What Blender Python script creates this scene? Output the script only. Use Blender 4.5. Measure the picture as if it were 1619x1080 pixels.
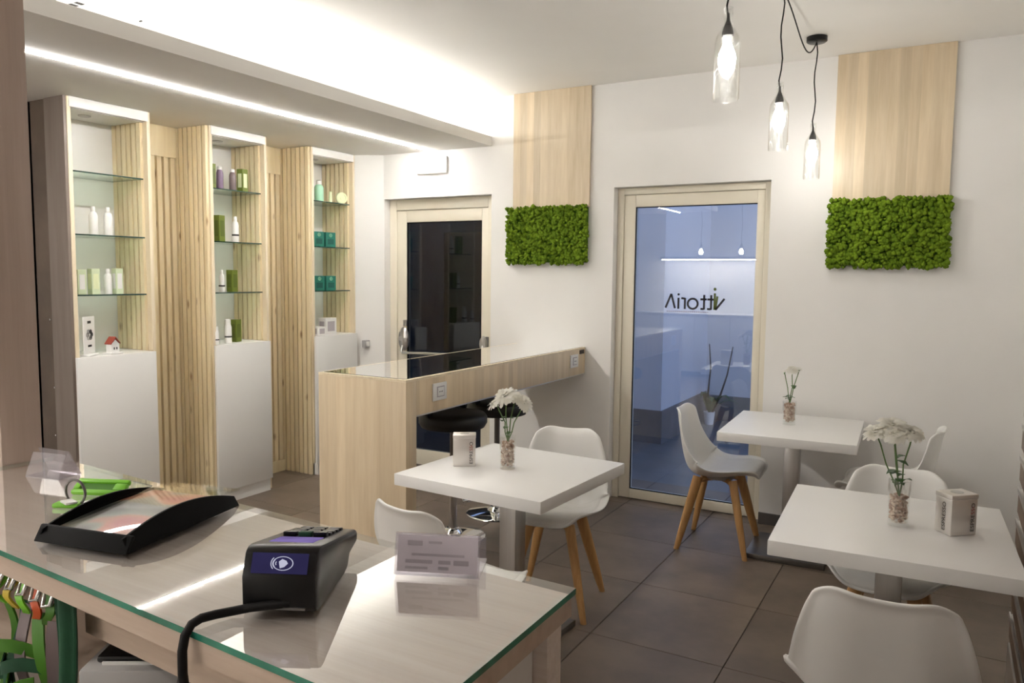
import bpy, bmesh, math, random
from mathutils import Vector, Matrix
random.seed(7)
for o in list(bpy.data.objects): bpy.data.objects.remove(o, do_unlink=True)
scene = bpy.context.scene
COL = scene.collection
PI = math.pi

# ------------------------------------------------------------------ camera
YAW, PIT, ROL, FPX, EYE = -0.5140, 0.0861, 0.0107, 1221.0, 1.58
fw = Vector((math.sin(YAW)*math.cos(PIT), math.cos(YAW)*math.cos(PIT), -math.sin(PIT)))
rt = Vector((math.cos(YAW), -math.sin(YAW), 0)); up = rt.cross(fw)
r2 = rt*math.cos(ROL)+up*math.sin(ROL); u2 = -rt*math.sin(ROL)+up*math.cos(ROL)
cam = bpy.data.cameras.new('camera'); cam_o = bpy.data.objects.new('camera', cam); COL.objects.link(cam_o)
cam.sensor_width = 36; cam.sensor_fit = 'HORIZONTAL'; cam.lens = FPX*36/1619; cam.clip_start = 0.02
m = Matrix((r2, u2, -fw)).transposed().to_4x4(); m.translation = Vector((0, 0, EYE)); cam_o.matrix_world = m
scene.camera = cam_o

# ------------------------------------------------------------------ world (dusk) and exposure
SKY_STRENGTH = 0.62
LED_LINE = 44.0        # strip let into the soffit
COVE = 5.6            # strip lying on the soffit, shining on the ceiling
BULB = 38.0            # pendant bulbs
SPOT = 115.0            # unseen ceiling lamps added to brighten the camera side
BACKBAR = 30.0         # strip under the shelf behind the counter
w = bpy.data.worlds.new('dusk'); scene.world = w; w.use_nodes = True
nt = w.node_tree; bg = nt.nodes['Background']
tc = nt.nodes.new('ShaderNodeTexCoord'); sx = nt.nodes.new('ShaderNodeSeparateXYZ'); rp = nt.nodes.new('ShaderNodeValToRGB')
nt.links.new(tc.outputs['Generated'], sx.inputs[0]); nt.links.new(sx.outputs['Z'], rp.inputs[0]); nt.links.new(rp.outputs[0], bg.inputs['Color'])
rp.color_ramp.elements[0].color = (0.40, 0.49, 0.76, 1); rp.color_ramp.elements[1].color = (0.26, 0.36, 0.66, 1)
bg.inputs['Strength'].default_value = SKY_STRENGTH
vs = scene.view_settings
vs.view_transform = 'Standard'; vs.look = 'None'; vs.gamma = 1.0; vs.use_curve_mapping = False; vs.exposure = 2.0

# ------------------------------------------------------------------ materials
MATS = {}
def hexc(h):
    h = h.lstrip('#'); c = [int(h[i:i+2], 16)/255 for i in (0, 2, 4)]
    return tuple(x/12.92 if x <= .04045 else ((x+.055)/1.055)**2.4 for x in c)
def lin(c): return hexc(c) if isinstance(c, str) else c
def base_mat(name):
    mt = bpy.data.materials.new(name); mt.use_nodes = True; n = mt.node_tree
    for x in list(n.nodes): n.nodes.remove(x)
    out = n.nodes.new('ShaderNodeOutputMaterial'); return mt, n, out
def noise_fac(n, scale, detail=3, rough=.55, coord='Object', rnd=False, stretch=(1, 1, 1), dist=0):
    tc = n.nodes.new('ShaderNodeTexCoord'); mp = n.nodes.new('ShaderNodeMapping'); nz = n.nodes.new('ShaderNodeTexNoise')
    mp.inputs['Scale'].default_value = stretch
    src = tc.outputs[coord]
    if rnd:
        oi = n.nodes.new('ShaderNodeObjectInfo'); mul = n.nodes.new('ShaderNodeMath'); mul.operation = 'MULTIPLY'; mul.inputs[1].default_value = 37.0
        n.links.new(oi.outputs['Random'], mul.inputs[0])
        ad = n.nodes.new('ShaderNodeVectorMath'); ad.operation = 'ADD'
        n.links.new(src, ad.inputs[0]); n.links.new(mul.outputs[0], ad.inputs[1]); src = ad.outputs[0]
    n.links.new(src, mp.inputs['Vector']); n.links.new(mp.outputs[0], nz.inputs['Vector'])
    nz.inputs['Scale'].default_value = scale; nz.inputs['Detail'].default_value = detail; nz.inputs['Roughness'].default_value = rough
    nz.inputs['Distortion'].default_value = dist
    return nz.outputs['Fac']
def ramp(n, fac, stops):
    r = n.nodes.new('ShaderNodeValToRGB'); e = r.color_ramp.elements
    while len(e) < len(stops): e.new(.5)
    for i, (p, c) in enumerate(stops): e[i].position = p; e[i].color = (*lin(c), 1)
    n.links.new(fac, r.inputs[0]); return r.outputs[0]
def mat(name, c1, c2=None, rough=.5, metal=0., scale=6, stretch=(1, 1, 1), bump=0., bscale=60, spec=.5, rnd=False, detail=3, coat=0., lo=.3, hi=.7, tone=0., sheen=0., sub=0.):
    mt, n, out = base_mat(name)
    p = n.nodes.new('ShaderNodeBsdfPrincipled'); n.links.new(p.outputs[0], out.inputs[0])
    c1 = lin(c1); c2 = lin(c2) if c2 else tuple(x*.94 for x in c1)
    col = ramp(n, noise_fac(n, scale, detail, stretch=stretch, rnd=rnd), [(lo, c1), (hi, c2)])
    if tone:
        oi = n.nodes.new('ShaderNodeObjectInfo'); mr = n.nodes.new('ShaderNodeMapRange'); mr.inputs['To Min'].default_value = 1-tone; mr.inputs['To Max'].default_value = 1+tone
        n.links.new(oi.outputs['Random'], mr.inputs['Value'])
        vm = n.nodes.new('ShaderNodeVectorMath'); vm.operation = 'SCALE'; n.links.new(col, vm.inputs[0]); n.links.new(mr.outputs[0], vm.inputs['Scale']); col = vm.outputs[0]
    n.links.new(col, p.inputs['Base Color'])
    p.inputs['Roughness'].default_value = rough; p.inputs['Metallic'].default_value = metal
    p.inputs['Specular IOR Level'].default_value = spec; p.inputs['Coat Weight'].default_value = coat
    p.inputs['Coat Roughness'].default_value = .08
    if bump:
        b = n.nodes.new('ShaderNodeBump'); b.inputs['Strength'].default_value = bump; b.inputs['Distance'].default_value = .01
        n.links.new(noise_fac(n, bscale, 3, stretch=stretch), b.inputs['Height']); n.links.new(b.outputs[0], p.inputs['Normal'])
    MATS[name] = mt; return mt
def wood(name, light, mid, dark, axis='z', rough=.45, stave=0., tone=0., knots=False, contrast=1., stretch=14.):
    mt, n, out = base_mat(name)
    p = n.nodes.new('ShaderNodeBsdfPrincipled'); n.links.new(p.outputs[0], out.inputs[0])
    st = {'z': (stretch, stretch, .7), 'x': (.7, stretch, stretch), 'y': (stretch, .7, stretch)}[axis]
    f1 = noise_fac(n, 2.2, 5, .6, stretch=st, rnd=True, dist=.25)
    col = ramp(n, f1, [(.28, light), (.5, mid), (.74, dark)])
    f2 = noise_fac(n, 9, 4, .6, stretch=st, rnd=True)
    fine = ramp(n, f2, [(.35, (1, 1, 1)), (.72, (.86, .80, .74))])
    mx = n.nodes.new('ShaderNodeMix'); mx.data_type = 'RGBA'; mx.blend_type = 'MULTIPLY'; mx.inputs[0].default_value = .7*contrast
    n.links.new(col, mx.inputs[6]); n.links.new(fine, mx.inputs[7]); col = mx.outputs[2]
    if stave:      # veneer printed as staves: one tone per strip
        tc = n.nodes.new('ShaderNodeTexCoord'); sp = n.nodes.new('ShaderNodeSeparateXYZ'); n.links.new(tc.outputs['Object'], sp.inputs[0])
        ad = n.nodes.new('ShaderNodeMath'); ad.operation = 'ADD'; n.links.new(sp.outputs['X'], ad.inputs[0]); n.links.new(sp.outputs['Y'], ad.inputs[1])
        dv = n.nodes.new('ShaderNodeMath'); dv.operation = 'DIVIDE'; dv.inputs[1].default_value = stave; n.links.new(ad.outputs[0], dv.inputs[0])
        fl = n.nodes.new('ShaderNodeMath'); fl.operation = 'FLOOR'; n.links.new(dv.outputs[0], fl.inputs[0])
        wn = n.nodes.new('ShaderNodeTexWhiteNoise'); wn.noise_dimensions = '1D'; n.links.new(fl.outputs[0], wn.inputs['W'])
        mr = n.nodes.new('ShaderNodeMapRange'); mr.inputs['To Min'].default_value = .9; mr.inputs['To Max'].default_value = 1.06; n.links.new(wn.outputs['Value'], mr.inputs['Value'])
        vm = n.nodes.new('ShaderNodeVectorMath'); vm.operation = 'SCALE'; n.links.new(col, vm.inputs[0]); n.links.new(mr.outputs[0], vm.inputs['Scale']); col = vm.outputs[0]
    if tone:
        oi = n.nodes.new('ShaderNodeObjectInfo'); mr = n.nodes.new('ShaderNodeMapRange'); mr.inputs['To Min'].default_value = 1-tone; mr.inputs['To Max'].default_value = 1+tone*.6
        n.links.new(oi.outputs['Random'], mr.inputs['Value'])
        vm = n.nodes.new('ShaderNodeVectorMath'); vm.operation = 'SCALE'; n.links.new(col, vm.inputs[0]); n.links.new(mr.outputs[0], vm.inputs['Scale']); col = vm.outputs[0]
    if knots:
        tc = n.nodes.new('ShaderNodeTexCoord'); oi = n.nodes.new('ShaderNodeObjectInfo'); ad = n.nodes.new('ShaderNodeVectorMath'); ad.operation = 'ADD'
        mul = n.nodes.new('ShaderNodeMath'); mul.operation = 'MULTIPLY'; mul.inputs[1].default_value = 53.; n.links.new(oi.outputs['Random'], mul.inputs[0])
        n.links.new(tc.outputs['Object'], ad.inputs[0]); n.links.new(mul.outputs[0], ad.inputs[1])
        mp = n.nodes.new('ShaderNodeMapping'); mp.inputs['Scale'].default_value = (9, 9, 3.2); n.links.new(ad.outputs[0], mp.inputs[0])
        vo = n.nodes.new('ShaderNodeTexVoronoi'); vo.inputs['Scale'].default_value = 1.; n.links.new(mp.outputs[0], vo.inputs['Vector'])
        kf = ramp(n, vo.outputs['Distance'], [(.04, (.30, .17, .08)), (.13, (1, 1, 1))])
        mx = n.nodes.new('ShaderNodeMix'); mx.data_type = 'RGBA'; mx.blend_type = 'MULTIPLY'; mx.inputs[0].default_value = .8
        n.links.new(col, mx.inputs[6]); n.links.new(kf, mx.inputs[7]); col = mx.outputs[2]
    n.links.new(col, p.inputs['Base Color']); p.inputs['Roughness'].default_value = rough
    b = n.nodes.new('ShaderNodeBump'); b.inputs['Strength'].default_value = .08; b.inputs['Distance'].default_value = .004
    n.links.new(f2, b.inputs['Height']); n.links.new(b.outputs[0], p.inputs['Normal'])
    MATS[name] = mt; return mt
def clear(name, tint=(1, 1, 1), ior=1.5, rough=0., gain=1., painted_sheen=0.):
    """thin sheet: Fresnel reflection over straight transmission"""
    mt, n, out = base_mat(name)
    lw = n.nodes.new('ShaderNodeLayerWeight'); lw.inputs['Blend'].default_value = .5      # Schlick, the same from both sides of the sheet
    pw = n.nodes.new('ShaderNodeMath'); pw.operation = 'POWER'; pw.inputs[1].default_value = 5.; n.links.new(lw.outputs['Facing'], pw.inputs[0])
    f0 = ((ior-1)/(ior+1))**2
    fr = n.nodes.new('ShaderNodeMath'); fr.operation = 'MULTIPLY_ADD'; fr.inputs[1].default_value = 1-f0; fr.inputs[2].default_value = f0; n.links.new(pw.outputs[0], fr.inputs[0])
    tr = n.nodes.new('ShaderNodeBsdfTransparent'); gl = n.nodes.new('ShaderNodeBsdfGlossy'); gl.inputs['Roughness'].default_value = rough
    col = ramp(n, noise_fac(n, 3.), [(.3, tint), (.7, tuple(x*.985 for x in tint))]); n.links.new(col, tr.inputs['Color'])
    gl.inputs['Color'].default_value = (1, 1, 1, 1)
    fac = fr.outputs[0]
    if gain != 1:
        mm = n.nodes.new('ShaderNodeMath'); mm.operation = 'MULTIPLY'; mm.use_clamp = True; mm.inputs[1].default_value = gain; n.links.new(fac, mm.inputs[0]); fac = mm.outputs[0]
    body = tr.outputs[0]
    if painted_sheen:  # pale diffuse stands in for light reflected off the sheet
        df = n.nodes.new('ShaderNodeBsdfDiffuse'); df.inputs['Color'].default_value = (.85, .82, .86, 1); hz = n.nodes.new('ShaderNodeMixShader'); hz.inputs[0].default_value = painted_sheen
        n.links.new(body, hz.inputs[1]); n.links.new(df.outputs[0], hz.inputs[2]); body = hz.outputs[0]
    mx = n.nodes.new('ShaderNodeMixShader'); n.links.new(fac, mx.inputs[0]); n.links.new(body, mx.inputs[1]); n.links.new(gl.outputs[0], mx.inputs[2])
    n.links.new(mx.outputs[0], out.inputs[0]); MATS[name] = mt; return mt
def glow(name, color, strength, var=.04):
    mt, n, out = base_mat(name)
    em = n.nodes.new('ShaderNodeEmission'); c = lin(color)
    n.links.new(ramp(n, noise_fac(n, 20.), [(.3, c), (.7, tuple(x*(1-var) for x in c))]), em.inputs['Color'])
    em.inputs['Strength'].default_value = strength; n.links.new(em.outputs[0], out.inputs[0]); MATS[name] = mt; return mt

mat('plaster', (.83, .815, .79), (.80, .785, .76), rough=.75, scale=2.5, bump=.04, bscale=120)
mat('ceiling_paint', (.86, .84, .80), (.83, .81, .77), rough=.8, scale=2, bump=.02, bscale=100)
mat('tile', (.200, .152, .114), (.120, .090, .067), rough=.45, scale=3.2, rnd=True, detail=8, lo=.32, hi=.68, tone=.07, bump=.03, bscale=30)
mat('grout', (.085, .070, .058), rough=.8)
mat('skirting_tile', (.11, .098, .088), (.08, .072, .066), rough=.4)
wood('bar_wood', (.78, .65, .465), (.72, .59, .405), (.65, .51, .335), stave=.055, rough=.4, contrast=.45, stretch=10)
wood('panel_wood', (.74, .62, .45), (.67, .55, .385), (.58, .46, .30), tone=.13, rough=.4, contrast=.5, stretch=9)
wood('pine', (.87, .76, .52), (.82, .70, .46), (.75, .62, .38), tone=.07, knots=True, rough=.5, contrast=.35, stretch=7)
wood('pine_pale', (.83, .73, .55), (.78, .67, .49), (.72, .60, .42), rough=.5, contrast=.6)
wood('counter_wood', (.80, .725, .665), (.75, .67, .61), (.67, .585, .53), axis='x', rough=.45, contrast=.8, stretch=22)
wood('counter_edge', (.58, .47, .38), (.53, .42, .33), (.46, .36, .28), axis='x', rough=.5, contrast=.5)
wood('column_laminate', (.62, .50, .43), (.57, .455, .385), (.51, .40, .335), rough=.5, contrast=.5)
wood('chair_wood', (.58, .34, .14), (.50, .28, .105), (.42, .22, .08), rough=.42)
mat('brown_stone', (.15, .108, .078), (.065, .046, .033), rough=.4, scale=2.3, detail=7, lo=.3, hi=.7)
mat('brown_laminate', (.24, .195, .165), (.19, .15, .125), rough=.35, scale=3, stretch=(6, 6, .6))
mat('white_lacquer', (.80, .79, .76), (.78, .77, .74), rough=.28, scale=2)
mat('white_table', (.82, .81, .79), (.80, .79, .77), rough=.38, scale=2)
mat('white_plastic', (.80, .79, .76), (.78, .77, .74), rough=.32, scale=3)
mat('white_leather', (.78, .77, .74), (.74, .73, .70), rough=.45, scale=30, bump=.05, bscale=300)
mat('cream_metal', (.78, .725, .60), (.76, .705, .58), rough=.4, scale=3)
mat('steel', (.56, .55, .54), (.50, .49, .48), rough=.36, metal=1., scale=4, stretch=(12, 12, .5))
mat('dark_steel', (.20, .19, .18), (.16, .15, .145), rough=.35, metal=.8, scale=4)
mat('chrome', (.80, .80, .80), (.76, .76, .76), rough=.07, metal=1., scale=5)
mat('aluminium', (.74, .73, .71), (.68, .67, .65), rough=.28, metal=1., scale=5)
mat('tin_metal', (.78, .75, .72), (.70, .67, .64), rough=.36, metal=.85, scale=8)
mat('black_plastic', (.006, .0055, .006), (.004, .004, .004), rough=.28, spec=.35, scale=20)
mat('black_leather', (.012, .011, .011), (.008, .008, .008), rough=.4, scale=40, bump=.1, bscale=200)
mat('rubber', (.008, .007, .007), rough=.6, spec=.25)
mat('grey_plastic', (.42, .41, .40), rough=.5)
mat('moss', (.185, .285, .018), (.062, .120, .007), rough=.9, scale=22, detail=5, spec=.1, lo=.3, hi=.72)
mat('moss_base', (.06, .13, .01), rough=.95, spec=.1)
mt, n, out = base_mat('petal')
_c = ramp(n, noise_fac(n, 30), [(.3, (.93, .92, .88)), (.7, (.88, .86, .79))])
_d = n.nodes.new('ShaderNodeBsdfDiffuse'); _t = n.nodes.new('ShaderNodeBsdfTranslucent'); _m = n.nodes.new('ShaderNodeMixShader'); _m.inputs[0].default_value = .55
n.links.new(_c, _d.inputs[0]); n.links.new(_c, _t.inputs[0]); n.links.new(_d.outputs[0], _m.inputs[1]); n.links.new(_t.outputs[0], _m.inputs[2]); n.links.new(_m.outputs[0], out.inputs[0]); MATS['petal'] = mt
mat('matte_black', (.005, .0045, .0045), (.004, .004, .004), rough=.6, spec=.12, scale=20)
mat('leaf', (.05, .12, .03), (.025, .07, .018), rough=.45, scale=20)
mat('stem', (.13, .22, .07), (.08, .15, .04), rough=.5, scale=20)
mat('pebble', (.74, .60, .48), (.36, .20, .13), rough=.5, scale=55, detail=1, lo=.38, hi=.62)
mat('green_box', (.16, .20, .025), (.11, .15, .015), rough=.45, scale=4)
mat('olive_dark', (.10, .13, .015), (.07, .10, .010), rough=.45, scale=4)
mat('teal_box', (.025, .20, .15), (.018, .15, .11), rough=.4, scale=5)
mat('teal_dark', (.012, .09, .07), rough=.4)
mat('mint', (.42, .72, .52), (.36, .66, .46), rough=.3, scale=6)
mat('pale_green', (.62, .70, .47), (.56, .64, .42), rough=.4, scale=6)
mat('lemon', (.78, .82, .52), (.70, .75, .45), rough=.4, scale=6)
mat('lilac', (.22, .15, .23), (.18, .12, .19), rough=.35, scale=6)
mat('taupe', (.20, .15, .15), (.16, .12, .12), rough=.35, scale=6)
mat('white_pack', (.82, .81, .78), (.78, .77, .74), rough=.35, scale=6)
mat('ink', (.02, .018, .018), rough=.6); mat('ink_red', (.40, .03, .03), (.30, .02, .02), rough=.5); mat('ink_grey', (.45, .41, .43), rough=.7)
mat('roof_red', (.30, .05, .03), rough=.6)
mat('paper', (.80, .75, .77), (.76, .71, .73), rough=.7, scale=8)
mat('lime', (.22, .60, .035), (.16, .48, .02), rough=.4, scale=10)
mat('lime_dark', (.06, .20, .012), rough=.5); mat('green_cloth', (.010, .085, .035), (.006, .05, .02), rough=.7, scale=12)  # lime_dark puts the shade under the counter into lanyards and wrap
mat('orange', (.65, .10, .02), rough=.5); mat('violet', (.12, .09, .8), rough=.4); mat('yellow', (.6, .45, .04), rough=.5)
mat('dusk_wall', (.62, .63, .66), (.58, .59, .62), rough=.9, scale=2)
mat('dusk_stone', (.16, .165, .175), (.11, .115, .125), rough=.7, scale=5, detail=6)
mat('dusk_paving', (.13, .14, .15), (.09, .10, .11), rough=.35, scale=4, detail=6)
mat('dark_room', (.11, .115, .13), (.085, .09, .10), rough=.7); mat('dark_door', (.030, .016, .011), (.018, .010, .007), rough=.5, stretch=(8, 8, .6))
mat('twig', (.03, .022, .018), rough=.8)
mat('slat_brown', (.20, .13, .085), (.14, .09, .06), rough=.35, scale=3, stretch=(8, .6, 8))
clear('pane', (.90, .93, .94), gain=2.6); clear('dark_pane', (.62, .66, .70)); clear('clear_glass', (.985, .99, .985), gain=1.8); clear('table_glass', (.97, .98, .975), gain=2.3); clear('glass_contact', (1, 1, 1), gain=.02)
clear('acrylic_clear', (.97, .97, .97), ior=1.45, gain=.7); clear('shelf_glass', (.86, .95, .90)); clear('acrylic', (.95, .94, .96), ior=1.49, painted_sheen=.10)
mat('glass_edge', (.04, .30, .20), (.02, .16, .11), rough=.12, scale=14, coat=.6, spec=.8)
mat('shelf_edge', (.02, .06, .045), (.012, .04, .03), rough=.15, spec=.8)
glow('led', (1., .972, .94), LED_LINE); glow('cove_led', (1., .98, .945), COVE); glow('bulb', (1., .955, .905), BULB)
glow('backbar_led', (1., .95, .88), BACKBAR); glow('fill_glow', (1., .96, .93), SPOT)
glow('screen_violet', (.30, .22, .55), .22, .4); glow('screen_blue', (.028, .024, .075), .25, .2); glow('screen_mark', (.75, .75, .95), .17)

# ------------------------------------------------------------------ mesh builder
class B:
    def __init__(s): s.v = []; s.f = []; s.mi = []
    def add(s, vs, fs, m=0, M=None):
        k = len(s.v)
        s.v += [tuple(M @ Vector(p)) if M else tuple(p) for p in vs]
        s.f += [tuple(i+k for i in f) for f in fs]; s.mi += [m]*len(fs); return s
    def box(s, x0, x1, y0, y1, z0, z1, m=0, M=None):
        vs = [(x, y, z) for z in (z0, z1) for y in (y0, y1) for x in (x0, x1)]
        return s.add(vs, [(0, 2, 3, 1), (4, 5, 7, 6), (0, 1, 5, 4), (2, 6, 7, 3), (0, 4, 6, 2), (1, 3, 7, 5)], m, M)
    def prism(s, pts, z0, z1, m=0, M=None, side=None, bottom=None):
        n = len(pts); vs = [(x, y, z0) for x, y in pts]+[(x, y, z1) for x, y in pts]
        s.add(vs, [tuple(range(n))[::-1], tuple(range(n, 2*n))], m, M)
        if bottom is not None: s.mi[-2] = bottom
        k = len(s.v)-2*n; fs = [(i, (i+1) % n, (i+1) % n+n, i+n) for i in range(n)]
        s.f += [tuple(i+k for i in f) for f in fs]; s.mi += [m if side is None else (side[q] if isinstance(side, (list, tuple)) else side) for q in range(n)]; return s
    def lathe(s, prof, n=24, M=None, m=0, cap=True):
        vs = []; fs = []
        for r, z in prof:
            for i in range(n):
                a = 2*PI*i/n; vs.append((r*math.cos(a), r*math.sin(a), z))
        for j in range(len(prof)-1):
            for i in range(n): fs.append((j*n+i, j*n+(i+1) % n, (j+1)*n+(i+1) % n, (j+1)*n+i))
        if cap: fs.append(tuple(range(n))[::-1]); fs.append(tuple(range((len(prof)-1)*n, len(prof)*n)))
        return s.add(vs, fs, m, M)
    def cyl(s, x, y, z0, z1, r, r1=None, n=20, m=0): return s.lathe([(r, z0), (r if r1 is None else r1, z1)], n, Matrix.Translation((x, y, 0)), m)
    def tube(s, pts, r, n=8, m=0, closed=False, r1=None, M=None):
        P = [Vector(p) for p in pts]; L = len(P); vs = []; fs = []; prev = None
        for i in range(L):
            a = P[(i-1) % L] if (closed or i) else P[i]; b = P[(i+1) % L] if (closed or i < L-1) else P[i]
            t = (b-a).normalized()
            if prev is None: nrm = t.orthogonal().normalized()
            else: nrm = (prev-t*prev.dot(t)).normalized()
            prev = nrm; bn = t.cross(nrm); rr = r if r1 is None else r+(r1-r)*i/(L-1)
            for k in range(n):
                c = 2*PI*k/n; vs.append(P[i]+nrm*(rr*math.cos(c))+bn*(rr*math.sin(c)))
        for i in range(L if closed else L-1):
            for k in range(n): fs.append((i*n+k, i*n+(k+1) % n, ((i+1) % L)*n+(k+1) % n, ((i+1) % L)*n+k))
        if not closed: fs.append(tuple(range(n))[::-1]); fs.append(tuple(range((L-1)*n, L*n)))
        return s.add(vs, fs, m, M)
    def grid(s, fn, nu, nv, m=0, M=None):
        vs = [fn(i/nu, j/nv) for j in range(nv+1) for i in range(nu+1)]
        return s.add(vs, [(j*(nu+1)+i, j*(nu+1)+i+1, (j+1)*(nu+1)+i+1, (j+1)*(nu+1)+i) for j in range(nv) for i in range(nu)], m, M)
    def build(s, name, mats, parent=None, origin=None, smooth=None, bevel=0, seg=2, solid=0, subsurf=0, fix=True):
        if isinstance(mats, str): mats = [mats]
        me = bpy.data.meshes.new(name)
        o3 = Vector(origin) if origin is not None else Vector((0, 0, 0))
        me.from_pydata([tuple(Vector(p)-o3) for p in s.v], [], s.f)
        for mm in mats: me.materials.append(MATS[mm])
        me.polygons.foreach_set('material_index', s.mi); me.update()
        if bevel or fix:
            bm = bmesh.new(); bm.from_mesh(me)
            if fix: bmesh.ops.recalc_face_normals(bm, faces=bm.faces)
            if bevel:
                es = [e for e in bm.edges if len(e.link_faces) == 2 and e.calc_face_angle(0) > .5]
                bmesh.ops.bevel(bm, geom=es, offset=bevel, segments=seg, profile=.5, affect='EDGES', clamp_overlap=True)
            bm.to_mesh(me); bm.free()
        o = bpy.data.objects.new(name, me); COL.objects.link(o)
        if solid or subsurf:
            if solid: md = o.modifiers.new('s', 'SOLIDIFY'); md.thickness = solid; md.offset = 0
            if subsurf: md = o.modifiers.new('u', 'SUBSURF'); md.levels = subsurf; md.render_levels = subsurf
            dg = bpy.context.evaluated_depsgraph_get(); dg.update()
            m2 = bpy.data.meshes.new_from_object(o.evaluated_get(dg)); o.modifiers.clear(); o.data = m2; bpy.data.meshes.remove(me); m2.name = name; me = m2
        if smooth is not None or bevel:
            me.polygons.foreach_set('use_smooth', [True]*len(me.polygons)); me.set_sharp_from_angle(angle=math.radians(smooth if smooth is not None else 35))
        if parent: o.parent = parent
        return o
def T(x, y, z=0, rz=0): return Matrix.Translation((x, y, z)) @ Matrix.Rotation(rz, 4, 'Z')
def text_geo(txt, size):
    c = bpy.data.curves.new('t', 'FONT'); c.body = txt; c.size = size; c.resolution_u = 3
    o = bpy.data.objects.new('t', c); COL.objects.link(o)
    dg = bpy.context.evaluated_depsgraph_get(); dg.update()
    me = bpy.data.meshes.new_from_object(o.evaluated_get(dg))
    r = [tuple(v.co) for v in me.vertices], [tuple(p.vertices) for p in me.polygons]
    bpy.data.objects.remove(o); bpy.data.curves.remove(c); bpy.data.meshes.remove(me); return r
def tag(o, label, cat, group=None, kind=None):
    o['label'] = label; o['category'] = cat
    if group: o['group'] = group
    if kind: o['kind'] = kind
    return o
def thing(name, label, cat, loc=(0, 0, 0), rz=0, group=None):
    o = bpy.data.objects.new(name, None); o.empty_display_size = .05; COL.objects.link(o); o.location = loc; o.rotation_euler = (0, 0, rz)
    return tag(o, label, cat, group)
def struct(o): o['kind'] = 'structure'; return o
def copy_tree(o, parent=None):
    c = o.copy(); COL.objects.link(c)
    if parent: c.parent = parent
    for ch in list(o.children): copy_tree(ch, c)
    return c

# ------------------------------------------------------------------ the room
WB = 5.03; CEIL = 2.889; LW = -4.62
b = B().box(-6.4, .6, -2.3, 5.28, -.12, -.006)
floor = struct(b.build('floor', 'grout'))
TX, TY = .5875, .645
tile_me = None
for i in range(-9, 4):
    for j in range(-9, 4):
        x0 = -1.31+i*TX; y0 = 3.055+j*TY
        if x0 > .45 or x0 < -6.6 or y0 > 5.0 or y0 < -2.4 or (x0+TX < LW and y0 > 2.56): continue
        if tile_me is None:
            t = B().box(0, TX-.004, 0, TY-.004, -.012, 0).build('floor_tile', 'tile', floor, bevel=.0015, seg=1); tile_me = t.data
        else:
            t = bpy.data.objects.new('floor_tile', tile_me); COL.objects.link(t); t.parent = floor
        t.location = (x0+.002, y0+.002, 0)
D1 = (-2.045, -1.0, 2.187); D2 = (-4.05, -3.03, 2.182)
b = B()
for x0, x1, z0 in ((LW-.2, D2[0], 0), (D2[0], D2[1], D2[2]), (D2[1], D1[0], 0), (D1[0], D1[1], D1[2]), (D1[1], .75, 0)): b.box(x0, x1, WB, 5.28, z0, CEIL)
struct(b.build('wall_far', 'plaster'))
struct(B().box(LW-.15, LW, 2.56, WB, 0, CEIL).build('wall_left', 'plaster'))
struct(B().prism([(-4.27, 4.925), (-4.055, 5.03), (LW, 5.03), (LW, 4.925)], 0, 2.536).build('wall_corner', 'plaster'))
struct(B().box(-6.4, LW-.15, 2.56, 2.7, 0, CEIL).box(LW-.15, -4.46, 2.56, 2.562, 0, 2.536).build('wall_alcove', 'brown_stone'))
struct(B().box(-6.5, -6.4, -2.3, 2.7, 0, CEIL).build('wall_service', 'plaster'))
struct(B().box(-6.5, .75, -2.4, -2.3, 0, CEIL).build('wall_near', 'plaster'))
struct(B().box(.46, .6, -2.3, WB, 0, CEIL).build('wall_right', 'plaster'))
struct(B().box(-6.5, .75, -2.4, 5.28, CEIL, 3.0).build('ceiling', 'ceiling_paint'))
# dropped soffit: a thin slab with a groove for the light line
SX = -3.03; SZ0, SZ1 = 2.536, 2.606; LX = -3.57
b = B()
b.box(LW, LX-.008, -1.2, WB, SZ0, SZ1).box(LX+.008, SX, -1.2, WB, SZ0, SZ1).box(LX-.008, LX+.008, -1.2, WB, SZ0+.012, SZ1).box(LX-.008, LX+.008, 4.98, WB, SZ0, SZ0+.012)
b.box(-6.4, LW, -1.2, 2.56, SZ0, SZ1)
struct(b.build('ceiling_soffit', 'ceiling_paint'))
tag(B().box(LX-.0065, LX+.0065, -1.1, 4.975, SZ0-.007, SZ0+.011).build('light_strip', 'led'), 'thin warm white light line let into the underside of the soffit', 'light')
tag(B().box(-3.36, -3.34, -1.1, 4.95, SZ1+.002, SZ1+.080).build('light_strip', 'cove_led'), 'hidden light strip on top of the soffit washing the ceiling white', 'light')
# skirting of the far wall
for k, (x0, x1) in enumerate(((D2[1], D1[0]), (D1[1], .46))):
    struct(B().box(x0, x1, WB-.012, WB-.0005, 0, .075).build('baseboard_far', 'skirting_tile', bevel=.002, seg=1))

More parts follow.
